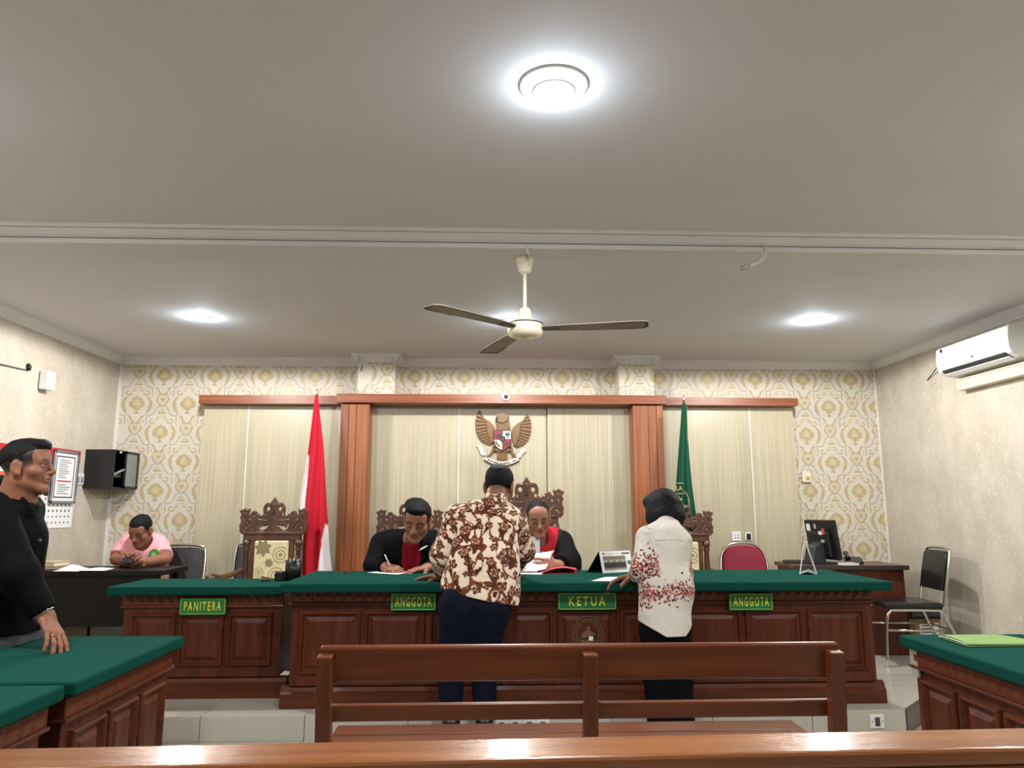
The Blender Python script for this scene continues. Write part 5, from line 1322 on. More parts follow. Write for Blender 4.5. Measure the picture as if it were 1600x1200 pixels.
def person(label, loc): return thing('person', label, 'person', loc, group=None)
M_skin = vcol_mat('skin', .52, .35); M_hair = mat('black_hair', (11, 10, 12), .62, spec=.18, bump=.6, bscale=180, stretch=(1, 1, .3))
def cloth_m(name, rgb, rough=.8, **k): return mat(name, rgb, rough, spec=.08, bump=.12, bscale=400, **k)
def A(u, v, Y): return V3(at(u, v, Y=Y))
def ring_cut(a, b, t=1.0):
    """cut that ends a sleeve at t along a-b"""
    a, b = V3(a), V3(b); return (a + (b - a) * t, b - a)
LAT = (1, 0, 0)

# ---- man in the patterned shirt, leaning over the desk with his back to us
def batik_man():
    t = person('man in a brown and cream flowered shirt, his back to us, leaning on the desk', (A(742, 1150, 4.36)[0], 4.36, 0))
    hd = Head(A(780, 761, 4.72), (.30, .90, -.38), 1.12)
    neck = A(774, 796, 4.645); chest = A(765, 832, 4.56); waist = A(752, 905, 4.40); hip = A(741, 945, 4.34)
    sl, sr = A(714, 810, 4.58), A(803, 812, 4.62)
    el, er = A(691, 868, 4.55), A(818, 862, 4.74); wl, wr = A(692, 899, 4.76), A(804, 888, 5.04)
    HB, HR = A(672, 903, 4.80), A(807, 888, 5.06)
    h1 = hand(A(693, 899, 4.735), (-.85, .45, -.10), (0, 0, -1), 1, (.12, .10, .10, .12), 1.05); h2 = hand(wr, (-.15, .95, -.15), (-.6, 0, -.8), -1, (.5, .5, .5, .5), 1.05)
    body = [nets([(hd.skin() + [cap(hd.w((0, -.03, -.06)), neck, .062, .066, .03), cap(neck, chest, .07, .10, .04)], [])], .0050),
            nets([(h1 + [cap(el, A(693, 899, 4.735), .042, .028, .03)], [])], .0035), nets([(h2 + [cap(er, wr, .042, .028, .03)], [])], .0045)]
    net_obj('body', body, M_skin, t, hd.colour((122, 79, 60), hair=(30, 24, 24), fade=.75))
    net_obj('hair', [nets(hd.hair((.075, .065), (-.100, -.035), (.080, .101, .088)), .005, (.0016, 160, 3), (.005, 120))], M_hair, t)
    # shirt
    fl = ((0, 1, 0), .62)
    sh = [cap(mid(sl, sr, .20), mid(sl, sr, .80), .085, .085, .05, ((.1, 1, .3), .8)), cap(chest, waist, .172, .168, .07, fl), cap(mid(chest, sl, .45), mid(waist, A(708, 900, 4.42), .5), .10, .11, .06, fl), cap(mid(chest, sr, .45), mid(waist, A(795, 905, 4.42), .5), .10, .11, .06, fl),
          cap(waist, A(744, 960, 4.35), .188, .200, .07, fl), cap(waist, A(754, 970, 4.35), .172, .186, .06, ((0, 1, 0), .72)), cap(neck, chest, .075, .14, .05), cap(mid(sl, chest, .2), neck, .075, .07, .05), cap(mid(sr, chest, .2), neck, .075, .07, .05)]
    collar = [cap(A(778, 766, 4.695), A(774, 798, 4.64), .070, .082, .02)]
    hem = (A(744, 932, 4.35), (-.238, 0, -1)); hem = (A(744, 932, 4.35), (.0 - .215, 0, -1))
    arm_l = [cap(sl, el, .084, .070, .05), cap(el, wl, .068, .052, .04)]; arm_r = [cap(sr, er, .080, .066, .05), cap(er, wr, .064, .050, .04)]
    cuts_l = [(A(690, 896, 4.70) + V3((.0, .05, 0)), V3(wl) - V3(el))]; cuts_l = [ring_cut(el, wl, .90)]
    sh_m = nets([(sh, [hem, (A(775, 786, 4.66), (.1, .45, 1))]), (collar, [(A(778, 769, 4.68), (.30, .40, 1))]), (arm_l, [ring_cut(el, wl, .93)]), (arm_r, [ring_cut(er, wr, .93)])], .0055, (.009, 24, 5))
    cell = .074
    def pattern(v):
        x, y, z = v[:, 0], v[:, 1], v[:, 2]; k = (z - waist[2]) / (chest[2] - waist[2]); xc = waist[0] + (chest[0] - waist[0]) * k; yb = waist[1] - .10 + (chest[1] - waist[1]) * np.clip(k, -.5, 1.5); dy = np.maximum(0, y - yb); u = x + np.sign(x - xc) * dy * np.minimum(1, np.abs(x - xc) / .15) + .006 * np.sin(z * 60); w = .93 * z + .37 * np.minimum(y, yb + .05) + .5 * np.maximum(0, z - chest[2] - .05) * (y > 0); n = len(u)
        gx, gz = np.floor(u / cell), np.floor(w / cell)
        def H(a, b, k): return np.mod(np.sin(a * 127.1 + b * 311.7 + k * 74.7) * 43758.5453, 1)
        cream, dark, brown, mid_ = V3((222, 203, 182)), V3((58, 30, 22)), V3((112, 58, 40)), V3((146, 86, 60))
        col = np.repeat(cream[None, :], n, 0)
        def put(m, c): col[m] = c
        # vines: contour lines of a smooth field
        f = wob(u, w * .9, x * 0, 38, 21); put(np.abs(f) < .05, brown); f2 = wob(u, w, x * 0, 30, 33); put(np.abs(f2 - .1) < .045, brown)
        f3 = wob(u, w, x * 0, 90, 8); put((np.abs(f) < .14) & (f3 > .40), dark)
        for di in (-1, 0, 1):
            for dj in (-1, 0, 1):
                a, b = gx + di, gz + dj
                cx = (a + .5 + (H(a, b, 1) - .5) * .62) * cell; cz = (b + .5 + (H(a, b, 2) - .5) * .62) * cell
                R = cell * (.22 + .26 * H(a, b, 3)) * np.where(H(a, b, 5) > .72, 1.35, 1.0); th = np.arctan2(w - cz, u - cx); r = np.hypot(u - cx, w - cz); ph = H(a, b, 4) * 6.28
                pet = R * (1 + .20 * np.cos(5 * th + ph)); typ = H(a, b, 5)
                big = typ > .72
                # horn-shaped leaf under the large blooms
                ca, sa = np.cos(ph), np.sin(ph) * 0 - 1.0
                lx, lz = (u - cx) - (H(a, b, 6) - .5) * (cz - w) * .8, w - cz
                leaf = big & (lz < 0) & (lz > -R * 2.9) & (np.abs(lx) < R * .85 * (1 + lz / (R * 2.9)))
                put(leaf, dark); put(leaf & (np.mod(lz * 130 + lx * 60, 1) > .72), brown)
                put(r < pet, dark); put(r < pet * .76, np.where(typ[0] > 2, dark, brown)); put((r < pet * .62) & big, mid_)
                put((r < pet * .70) & (np.cos(5 * th + ph) < -.72) & (r > pet * .3), cream); put((r < R * .34), dark); put(r < R * .17, mid_)
        return col
    net_obj('shirt', [sh_m], vcol_mat('batik_cloth', .8, .15, .8, 20), t, pattern)
    M_navy = cloth_m('navy_trousers', (14, 18, 32))
    fl_ = A(705, 1122, 4.36); fr2 = A(757, 1122, 4.36); kl, kr = A(704, 1040, 4.40), A(757, 1040, 4.40); hl, hr = A(718, 950, 4.34), A(765, 952, 4.34)
    net_obj('trousers', [nets([([cap(hl, hr, .108, .108, .05, ((0, 1, 0), .85)), cap(hl, kl, .106, .076, .05), cap(hr, kr, .106, .076, .05), cap(kl, fl_, .076, .060, .03), cap(kr, fr2, .076, .060, .03), cap(A(741, 935, 4.37), A(741, 950, 4.36), .14, .15, .05, ((0, 1, 0), .6)), cap(A(742, 958, 4.235), A(741, 1060, 4.27), .020, .030, .03, None, 's')], [((0, 0, A(705, 1117, 4.36)[2]), (0, 0, -1))])], .008, (.004, 30, 9))], M_navy, t)
    M_shoe = mat('black_shoe', (14, 14, 16), .3)
    for q in (fl_, fr2):
        x, y = q[0], q[1]
        net_obj('shoe', [nets([([cap((x, y - .03, .045), (x, y + .19, .032), .044, .036, .03), cap((x, y - .02, .05), (x, y, .15), .045, .05, .03)], [((0, 0, .012), (0, 0, -1))])], .006)], M_shoe, t)
batik_man()

# ---- woman in the white blouse
def blouse_woman():
    t = person('woman with bobbed black hair in a white blouse with a red floral band', (A(1040, 1150, 4.36)[0], 4.36, 0))
    hd = Head(A(1035, 800, 4.68), (-.42, .85, -.30), 1.06)
    neck = A(1042, 826, 4.58); chest = A(1040, 860, 4.50); waist = A(1040, 920, 4.42); hip = A(1040, 975, 4.38)
    sl, sr = A(1012, 842, 4.54), A(1061, 847, 4.50)
    el, er = A(1005, 890, 4.42), A(1066, 900, 4.62); wl, wr = A(994, 899, 4.63), A(1066, 905, 4.86)
    h1 = hand(wl, (-.92, .12, -.22), (-.05, -.25, -1), 1, (.35, .38, .42, .45), 1.2, .2, .05); h2 = hand(wr, (-.3, .9, -.1), (0, 0, -1), -1, (.3, .3, .3, .3), .95)
    body = [nets([(hd.skin(.9, .94, .8) + [cap(hd.w((0, -.03, -.06)), neck, .052, .055, .03), cap(neck, chest, .06, .08, .04)], [])], .0055),
            nets([(h1 + [cap(mid(el, wl, .55), wl, .036, .026, .03)], [])], .0036), nets([(h2 + [cap(er, wr, .04, .026, .03)], [])], .005)]
    net_obj('body', body, M_skin, t, hd.colour((128, 84, 64), 'down'))
    hr_ = [hd.e((0, -.018, .038), (.096, .116, .098)), hd.e((0, -.045, -.035), (.102, .092, .085), .04), hd.e((.065, .005, -.04), (.040, .062, .072), .03), hd.e((-.068, .005, -.035), (.036, .06, .068), .03), hd.e((0, .05, .085), (.075, .055, .04), .03),
           hd.e((0, .115, -.03), (.058, .075, .088), .012, 's')]
    net_obj('hair', [nets([(hr_, [(hd.w((0, -.05, -.104)), hd.R @ V3((0, .2, -1)))])], .005, (.004, 70, 3))], M_hair, t)
    g = MB()
    for s in (-1, 1):
        pts = [Vector(hd.w((s * (.034 + .022 * math.cos(a)), .092, .0 + .019 * math.sin(a)))) for a in np.linspace(0, 2 * math.pi, 17)]; g.tube(pts, .0022, 6)
        g.tube([Vector(hd.w((s * .056, .09, .004))), Vector(hd.w((s * .082, .0, .006)))], .0022, 6)
    g.tube([Vector(hd.w((-.012, .094, .004))), Vector(hd.w((.012, .094, .004)))], .002, 6)
    obj('glasses', g, mat('glasses_frame', (70, 52, 40), .3), t, world_=True)
    fl = ((0, 1, 0), .66)
    sh = [cap(mid(sl, sr, .22), mid(sl, sr, .78), .078, .078, .05, ((0, 1, .3), .85)), cap(chest, A(1041, 915, 4.42), .120, .116, .06, fl), cap(mid(chest, sl, .45), A(1030, 915, 4.42), .075, .07, .06, fl), cap(mid(chest, sr, .55), A(1054, 920, 4.42), .072, .075, .06, fl), cap(waist, A(1038, 1005, 4.37), .140, .158, .06, ((0, 1, 0), .74)),
          cap(neck, chest, .065, .12, .05), cap(mid(sl, chest, .2), neck, .066, .060, .05), cap(mid(sr, chest, .2), neck, .066, .060, .05)]
    collar = [cap(A(1041, 806, 4.615), A(1042, 826, 4.57), .060, .076, .02)]
    Dsh = nets([(sh, [(A(1050, 992, 4.34), (0, 0, -1)), (A(1022, 984, 4.34), (-.55, 0, -1)), (A(1076, 984, 4.34), (.9, 0, -1)), (A(1042, 818, 4.59), (0, .5, 1))]), (collar, [(A(1041, 807, 4.6), (-.1, .4, 1))]),
                ([cap(sl, el, .078, .064, .05), cap(el, mid(el, wl, .75), .064, .056, .04)], [ring_cut(el, wl, .72)]), ([cap(sr, er, .076, .060, .05), cap(er, wr, .058, .05, .04)], [ring_cut(er, wr, .8)])], .0050, (.0075, 22, 15))
    zc = A(1040, 918, 4.42)[2]; xs0 = A(1002, 880, 4.5)[0]; xs1 = A(1019, 880, 4.5)[0]; zs = A(1000, 883, 4.5)[2]
    def pattern(v):
        x, y, z = v[:, 0], v[:, 1], v[:, 2]; n = len(x); col = np.repeat(V3((196, 191, 182))[None, :], n, 0)
        dens = np.exp(-((z - zc + .012 + .20 * np.maximum(0, xs1 + .03 - x)) / .046) ** 2)
        dens = np.maximum(dens, 1.05 * np.exp(-((z - zs) / .075) ** 2) * (x < xs1 + .012) * (y > 4.3)); dens = np.maximum(dens, .95 * np.exp(-((z - zs + .02) / .04) ** 2) * (x > A(1068, 880, 4.5)[0]))
        cell = .0125
        def H(a, b, k): return np.mod(np.sin(a * 12.9898 + b * 78.233 + k * 37.719) * 43758.5453, 1)
        yb = np.where(z > zc, 4.36 + (z - zc) * .3, 4.34); u = x + np.sign(x - A(1040, 918, 4.42)[0]) * .9 * np.maximum(0, y - yb); a0, b0 = np.floor(u / cell), np.floor(z / cell)
        pal = [V3((118, 32, 32)), V3((56, 22, 30)), V3((164, 92, 80)), V3((140, 48, 42))]
        for di in (-1, 0, 1):
            for dj in (-1, 0, 1):
                a, b = a0 + di, b0 + dj; cx, cz = (a + H(a, b, 1)) * cell, (b + H(a, b, 2)) * cell; th = H(a, b, 3) * 3.14
                p, q = (u - cx) * np.cos(th) + (z - cz) * np.sin(th), -(u - cx) * np.sin(th) + (z - cz) * np.cos(th)
                m = ((p / .0098) ** 2 + ((q - .002 * np.sign(p) * 0) / (.0048 * (1 - .5 * p / .0098))) ** 2 < 1) & (H(a, b, 4) < dens * .95); k = (H(a, b, 5) * 4).astype(int) % 4
                for i in range(4): col[m & (k == i)] = pal[i]
        zy = A(1042, 843, 4.45)[2]; seam = (np.abs(z - zy + .12 * (x - A(1042, 843, 4.45)[0]) ** 2 * 8) < .0028) & (y < 4.52) & (x > A(1022, 843, 4.45)[0]) & (x < A(1066, 843, 4.45)[0])
        col[seam] *= .78; nk = A(1042, 819, 4.55); c2 = (np.abs(z - nk[2] - .35 * (y - nk[1])) < .003) & (z > nk[2] - .03); col[c2] *= .8
        return col
    net_obj('blouse', [Dsh], vcol_mat('blouse_cloth', .75, .2, .5, 16), t, pattern)
    # yoke seam across the back
    M_black_tr = cloth_m('black_trousers', (11, 11, 13))
    fl_, fr2 = A(1033, 1140, 4.40), A(1066, 1140, 4.40); kl, kr = A(1027, 1060, 4.40), A(1060, 1060, 4.40)
    net_obj('trousers', [nets([([cap(A(1024, 980, 4.41), A(1054, 980, 4.41), .085, .085, .05, ((0, 1, 0), .9)), cap(A(1024, 985, 4.41), kl, .085, .074, .05), cap(A(1054, 985, 4.41), kr, .085, .074, .05), cap(kl, fl_, .078, .074, .03), cap(kr, fr2, .078, .074, .03)], [((0, 0, .05), (0, 0, -1))])], .008, (.003, 30, 9))], M_black_tr, t)
    for q in (fl_, fr2):
        x, y = q[0], q[1]
        net_obj('shoe', [nets([([cap((x, y - .03, .04), (x, y + .15, .03), .038, .03, .03)], [((0, 0, .012), (0, 0, -1))])], .007)], MATS['black_shoe'], t)
blouse_woman()

# ---- man in the black suit, writing
def writer():
    t = person('man in a black suit and red shirt sitting and writing at the judges\' desk', (A(632, 900, 5.85)[0], 5.85, ZD))
    hd = Head(A(652, 814, 5.50), (-.10, -.92, -.42), 1.20, R_(7))
    neck = A(640, 846, 5.66); chest = A(632, 868, 5.72); waist = A(632, 915, 5.82); hip = V3((A(632, 900, 5.85)[0], 5.9, .66))
    sl, sr = A(596, 848, 5.74), A(676, 846, 5.74); el, er = A(583, 884, 5.60), A(680, 886, 5.62); wl, wr = A(603, 887, 5.38), A(668, 889, 5.38)
    zt = .887
    wl[2] = zt + .035; wr[2] = zt + .030
    h1 = hand(wl, (.75, -.65, -.08), (.35, .1, -1), -1, (.7, .6, .6, .6), 1.12, .45); h2 = hand(wr, (-.80, -.55, -.10), (0, 0, -1), 1, (.22, .2, .2, .24), 1.12)
    body = [nets([(hd.skin(1.1) + [cap(hd.w((0, -.02, -.07)), neck, .060, .064, .03), cap(neck, chest, .065, .09, .04)], [])], .0048),
            nets([(h1 + [cap(mid(el, wl, .5), wl, .038, .029, .03)], []), (h2 + [cap(mid(er, wr, .5), wr, .038, .029, .03)], [])], .0040)]
    net_obj('body', body, M_skin, t, hd.colour((138, 92, 70), 'down', hair=(28, 23, 23), fade=.7))
    net_obj('hair', [nets(hd.hair((.078, .072), (-.09, -.03), (.081, .104, .088), [hd.e((.01, .055, .098), (.056, .038, .026), .012), hd.e((.02, .0, .112), (.062, .075, .024), .012)], side=-.012), .005, (.002, 150, 7), (.005, 110))], M_hair, t)
    fl = ((0, 1, 0), .7)
    net_obj('shirt', [nets([([cap(A(644, 850, 5.60), A(640, 905, 5.62), .066, .075, .03), cap(neck, A(643, 855, 5.62), .066, .07, .03)], [(A(645, 848, 5.58), (-.05, -.5, 1))])], .006)], cloth_m('dark_red_shirt', (112, 16, 28)), t)
    sh = [cap(mid(sl, sr, .2), mid(sl, sr, .8), .085, .085, .05, ((0, 1, 0), .9)), cap(chest, waist, .17, .16, .06, fl), cap(waist, hip, .16, .18, .06, fl), cap(mid(sl, neck, .15), neck, .075, .072, .05), cap(mid(sr, neck, .15), neck, .075, .072, .05), cap(mid(chest, sl, .5), waist, .11, .11, .06, fl), cap(mid(chest, sr, .5), waist, .11, .11, .06, fl)]
    notch = [cap(A(648, 838, 5.50), A(643, 925, 5.45), .050, .040, .008, None, 's'), cap(A(645, 842, 5.60), A(652, 820, 5.5), .075, .08, .01, None, 's')]
    net_obj('jacket', [nets([(sh + notch, []), ([cap(sl, el, .084, .066, .05), cap(el, wl, .064, .048, .04)], [ring_cut(el, wl, .90)]), ([cap(sr, er, .084, .066, .05), cap(er, wr, .064, .048, .04)], [ring_cut(er, wr, .90)])], .006, (.005, 26, 25))], cloth_m('black_suit_cloth', (12, 12, 15)), t)
    p = A(662, 858, 5.545); q = MB().prism([(-.03, -.008), (.016, .012), (.030, .024), (.018, .024), (-.016, .010)], p, (1, 0, .05), (0, .1, 1), (0, -.05, 0))
    obj('pocket_square', q, M_paper, t, world_=True)
    for s, pts in ((-1, [(630, 846), (624, 872), (634, 900)]), (1, [(655, 846), (657, 874), (649, 900)])):
        P_ = [A(u, v, 5.525) for u, v in pts]
        obj('lapel', MB().prism([(p[0], p[2]) for p in P_] + [(P_[1][0] + s * .035, P_[1][2] + .01), (P_[0][0] + s * .02, P_[0][2] + .02)], (0, 5.535, 0), (1, 0, 0), (0, 0, 1), (0, .01, 0)), MATS['black_suit_cloth'], t, bevel=.003, world_=True)
    M_tr = cloth_m('dark_trousers', (18, 18, 20))
    x = hip[0]; net_obj('trousers', [nets([([cap(hip + V3((-.09, 0, 0)), hip + V3((.09, 0, 0)), .12, .12, .05)] + [c for s in (-1, 1) for c in (cap(hip + V3((s * .09, 0, 0)), (x + s * .12, 5.60, .63), .10, .075, .04), cap((x + s * .12, 5.60, .63), (x + s * .12, 5.64, ZD + .1), .075, .06, .03))], [])], .010)], M_tr, t)
    for s in (-1, 1): net_obj('shoe', [nets([([cap((x + s * .12, 5.66, ZD + .045), (x + s * .12, 5.56, ZD + .035), .042, .036, .03)], [((0, 0, ZD + .003), (0, 0, -1))])], .009)], mat('black_shoe', (14, 14, 16), .3), t)
    tip = wl + V3((.055, -.05, -.032)); o = obj('pen', MB().tube([tip, tip + V3((-.004, .004, .012)), tip + V3((-.062, .02, .12))], [.001, .0042, .0045], 8), mat('pen_white', (206, 206, 216), .35)); tag(o, 'slim white pen in the hand of the man in the black suit', 'pen')
writer()

# ---- judge with the red robe front
def judge():
    t = person('balding judge in a black robe with red front and white bib, reading', (A(842, 900, 5.85)[0], 5.85, ZD))
    hd = Head(A(841, 810, 5.58), (.02, -.93, -.34), 1.08, R_(-4))
    neck = A(840, 842, 5.68); chest = A(846, 862, 5.72); waist = A(844, 912, 5.80); hip = V3((A(842, 900, 5.85)[0], 5.9, .66))
    sl, sr = A(806, 848, 5.74), A(876, 846, 5.74); el, er = A(792, 882, 5.62), A(889, 878, 5.58); wl, wr = A(795, 889, 5.36), A(872, 885, 5.36)
    wl[2] = .887 + .045; wr = A(873, 884, 5.34)
    h1 = hand(wl, (.85, -.45, -.05), (.2, .3, -1), -1, (.5, .5, .5, .5), 1.1); h2 = hand(wr, (-.95, -.25, .10), (-.1, .95, -.25), -1, (.45, .5, .55, .6), 1.12, .25)
    body = [nets([(hd.skin(1.15, 1.03) + [cap(hd.w((0, -.02, -.07)), neck, .062, .066, .03), cap(neck, chest, .065, .09, .04)], [])], .0048),
            nets([(h1 + [cap(mid(el, wl, .5), wl, .038, .03, .03)], []), (h2 + [cap(mid(er, wr, .5), wr, .038, .03, .03)], [])], .0040)]
    net_obj('body', body, M_skin, t, hd.colour((148, 103, 82), 'down', hair=(40, 34, 32), fade=.5))
    # thin hair round the sides and back of the head
    net_obj('hair', [nets(hd.hair((.052, .104), (-.09, -.045), (.0785, .099, .0850), (), -.004, temple=.036), .005, (.0016, 150, 7), (.005, 110))], mat('dark_grey_hair', (20, 18, 19), .62, spec=.2, bump=.5, bscale=160), t)
    g = MB()
    for s in (-1, 1):
        g.tube([Vector(hd.w((s * (.033 + .023 * math.cos(a)), .097, -.002 + .017 * math.sin(a)))) for a in np.linspace(0, 2 * math.pi, 17)], .0016, 6); g.tube([Vector(hd.w((s * .056, .095, .002))), Vector(hd.w((s * .082, .0, .006)))], .0016, 6)
    g.tube([Vector(hd.w((-.011, .099, .0))), Vector(hd.w((.011, .099, .0)))], .0016, 6)
    obj('glasses', g, mat('thin_glasses', (120, 100, 84), .3, metal=.6), t, world_=True)
    fl = ((0, 1, 0), .72)
    robe = [cap(mid(sl, sr, .15), mid(sl, sr, .85), .088, .088, .05, ((0, 1, 0), .9)), cap(chest, waist, .18, .18, .06, fl), cap(waist, hip, .18, .2, .06, fl), cap(mid(sl, neck, .15), neck, .08, .074, .05), cap(mid(sr, neck, .15), neck, .08, .074, .05)]
    notch = [cap(A(838, 846, 5.54), A(836, 925, 5.48), .038, .048, .008, None, 's'), cap(A(840, 842, 5.62), A(841, 815, 5.55), .074, .08, .01, None, 's')]
    xr0, xr1 = A(842, 870, 5.55)[0], A(872, 870, 5.55)[0]; xl0, xl1 = A(822, 870, 5.55)[0], A(806, 870, 5.55)[0]
    def robe_col(v):
        x, y, z = v[:, 0], v[:, 1], v[:, 2]; col = np.repeat(V3((20, 20, 22))[None, :], len(x), 0)
        zz = A(842, 845, 5.6)[2]
        red = ((x > xr0 - .03) & (x < xr1 + (z - zz) * .22)) | ((x < xl0) & (x > xl1 - (z - zz) * .2))
        red &= (y < 5.78); col[red] = V3((170, 16, 36)); return col
    net_obj('robe', [nets([(robe + notch, [])], .0055, (.005, 26, 25))], vcol_mat('robe_cloth', .7, .25, .1, 300), t, robe_col)
    sleeves = nets([([cap(sl, el, .09, .085, .05), cap(el, wl, .082, .07, .04)], [ring_cut(el, wl, .88)]), ([cap(sr, er, .092, .092, .05), cap(er, wr, .088, .072, .04)], [ring_cut(er, wr, .86)])], .006, (.006, 30, 35))
    net_obj('sleeve', [sleeves], cloth_m('black_robe_cloth', (20, 20, 22)), t)
    # white pleated bib
    P4 = [A(829, 838, 5.585), A(843, 838, 5.585), A(844, 886, 5.565), A(826, 886, 5.565)]
    def bib(u, w):
        p = (P4[0] * (1 - u) + P4[1] * u) * (1 - w) + (P4[3] * (1 - u) + P4[2] * u) * w; return (p[0], p[1] - .012 * math.sin(math.pi * u) + .004 * math.cos(u * 8 * math.pi), p[2])
    obj('bib', MB().sheet(bib, 32, 6), mat('white_bib', (214, 214, 220), .7), t, world_=True, solid=.004)
    x = hip[0]; net_obj('trousers', [nets([([cap(hip + V3((-.09, 0, 0)), hip + V3((.09, 0, 0)), .12, .12, .05)] + [c for s in (-1, 1) for c in (cap(hip + V3((s * .09, 0, 0)), (x + s * .12, 5.60, .63), .10, .075, .04), cap((x + s * .12, 5.60, .63), (x + s * .12, 5.64, ZD + .1), .075, .06, .03))], [])], .010)], MATS['dark_trousers'], t)
    for s in (-1, 1): net_obj('shoe', [nets([([cap((x + s * .12, 5.66, ZD + .045), (x + s * .12, 5.56, ZD + .035), .042, .036, .03)], [((0, 0, ZD + .003), (0, 0, -1))])], .009)], MATS['black_shoe'], t)
    # the paper he holds up
    Q = [A(818, 866, 5.42), A(866, 860, 5.34), A(853, 889, 5.26), A(812, 893, 5.26)]; c = sum(Q) / 4
    def sheet(u, w):
        p = (Q[0] * (1 - u) + Q[1] * u) * (1 - w) + (Q[3] * (1 - u) + Q[2] * u) * w - c; return (p[0], p[1] + .03 * math.sin(math.pi * w) * (.5 + u * .5), p[2] - .006 * math.sin(math.pi * u))
    o = obj('held_paper', MB().sheet(sheet, 10, 10), M_paper, None, solid=.0014); o.location = c; tag(o, 'white sheet of paper the judge holds up and reads', 'paper')
judge()

# ---- man in the pink shirt, far left
def pink_man():
    t = person('man in a pink T-shirt with a green badge at the dark table, on his phone', (A(222, 890, 6.12)[0], 6.12, ZD))
    hd = Head(A(220, 829, 5.98), (-.10, -.86, -.52), .97, R_(4))
    neck = A(224, 853, 6.10); chest = A(224, 868, 6.12); waist = A(224, 905, 6.16); hip = V3((A(224, 900, 6.2)[0], 6.2, .68))
    sl, sr = A(196, 853, 6.12), A(250, 856, 6.12); el, er = A(182, 881, 6.02), A(257, 880, 6.02); wl, wr = A(198, 884.5, 5.82), A(222, 884, 5.82)
    zt = .891; wl[2] = zt + .035; wr[2] = zt + .035; el[2] = zt + .05; er[2] = zt + .05
    h1 = hand(wl, (.55, -.70, .12), (.75, .1, .55), -1, (.5, .5, .55, .6), 1.05); h2 = hand(wr, (-.62, -.62, .12), (-.6, .1, .6), 1, (.5, .5, .55, .6), 1.05)
    body = [nets([(hd.skin() + [cap(hd.w((0, -.02, -.07)), neck, .058, .062, .03), cap(neck, chest, .065, .10, .04)], [])], .0052),
            nets([(h1 + [cap(el, wl, .044, .029, .03), cap(mid(sl, el, .4), el, .05, .044, .03)], []), (h2 + [cap(er, wr, .044, .029, .03), cap(mid(sr, er, .4), er, .05, .044, .03)], [])], .0045)]
    net_obj('body', body, M_skin, t, hd.colour((132, 88, 68), 'down', hair=(28, 23, 23), fade=.6))
    net_obj('hair', [nets(hd.hair((.085, .058), (-.09, -.03), (.0785, .099, .0865), side=-.015), .005, (.002, 150, 7), (.005, 110))], M_hair, t)
    fl = ((0, 1, 0), .68)
    sh = [cap(mid(sl, sr, .2), mid(sl, sr, .8), .082, .082, .05, ((0, 1, 0), .9)), cap(chest, waist, .165, .17, .06, fl), cap(waist, hip, .17, .18, .06, fl), cap(mid(sl, neck, .15), neck, .07, .062, .05), cap(mid(sr, neck, .15), neck, .07, .062, .05), cap(mid(chest, sl, .5), waist, .10, .11, .06, fl), cap(mid(chest, sr, .5), waist, .10, .11, .06, fl)]
    notch = [cap(A(222, 850, 6.02), A(221, 858, 5.96), .052, .03, .01, None, 's'), cap(A(223, 848, 6.05), A(221, 830, 5.95), .07, .08, .01, None, 's')]
    net_obj('shirt', [nets([(sh + notch, []), ([cap(sl, el, .072, .072, .05)], [ring_cut(sl, el, .80)]), ([cap(sr, er, .072, .072, .05)], [ring_cut(sr, er, .80)])], .006, (.006, 26, 41))], cloth_m('pink_cotton', (222, 158, 164)), t)
    p = A(240, 867, 5.975)
    bd = obj('green_badge', MB().prism(circle(0, 0, .036, 20, .044), p, (1, .15, 0), (0, 0, 1), (0, .05, 0)), mat('badge_green', (52, 118, 52), .6), t, world_=True)
    obj('badge_centre', MB().prism(circle(0, 0, .016, 14, .02), p + V3((0, -.002, 0)), (1, .15, 0), (0, 0, 1), (0, .01, 0)), mat('badge_light', (140, 168, 80), .6), bd, world_=True)
    x = hip[0]; net_obj('trousers', [nets([([cap(hip + V3((-.09, 0, 0)), hip + V3((.09, 0, 0)), .12, .12, .05)] + [c for s in (-1, 1) for c in (cap(hip + V3((s * .09, 0, 0)), (x + s * .11, 5.92, .63), .085, .07, .04), cap((x + s * .11, 5.92, .63), (x + s * .11, 5.95, ZD + .1), .07, .055, .03))], [])], .010)], MATS['dark_trousers'], t)
    for s in (-1, 1): net_obj('shoe', [nets([([cap((x + s * .11, 5.97, ZD + .045), (x + s * .11, 5.86, ZD + .035), .042, .036, .03)], [((0, 0, ZD + .003), (0, 0, -1))])], .009)], MATS['black_shoe'], t)
    c = mid(wl, wr) + V3((-.0, -.105, .035)); ph = thing('mobile_phone', 'dark mobile phone in the hands of the man in pink', 'phone', tuple(c))
    rot = Matrix.Rotation(R_(-60), 3, 'X')
    obj('case', MB().cbox((0, 0, 0), (.078, .010, .11), rot), M_black, ph, bevel=.004); obj('screen', MB().cbox(rot @ Vector((0, .0056, 0)), (.072, .001, .10), rot), mat('phone_screen', (40, 46, 60), .1), ph)
pink_man()

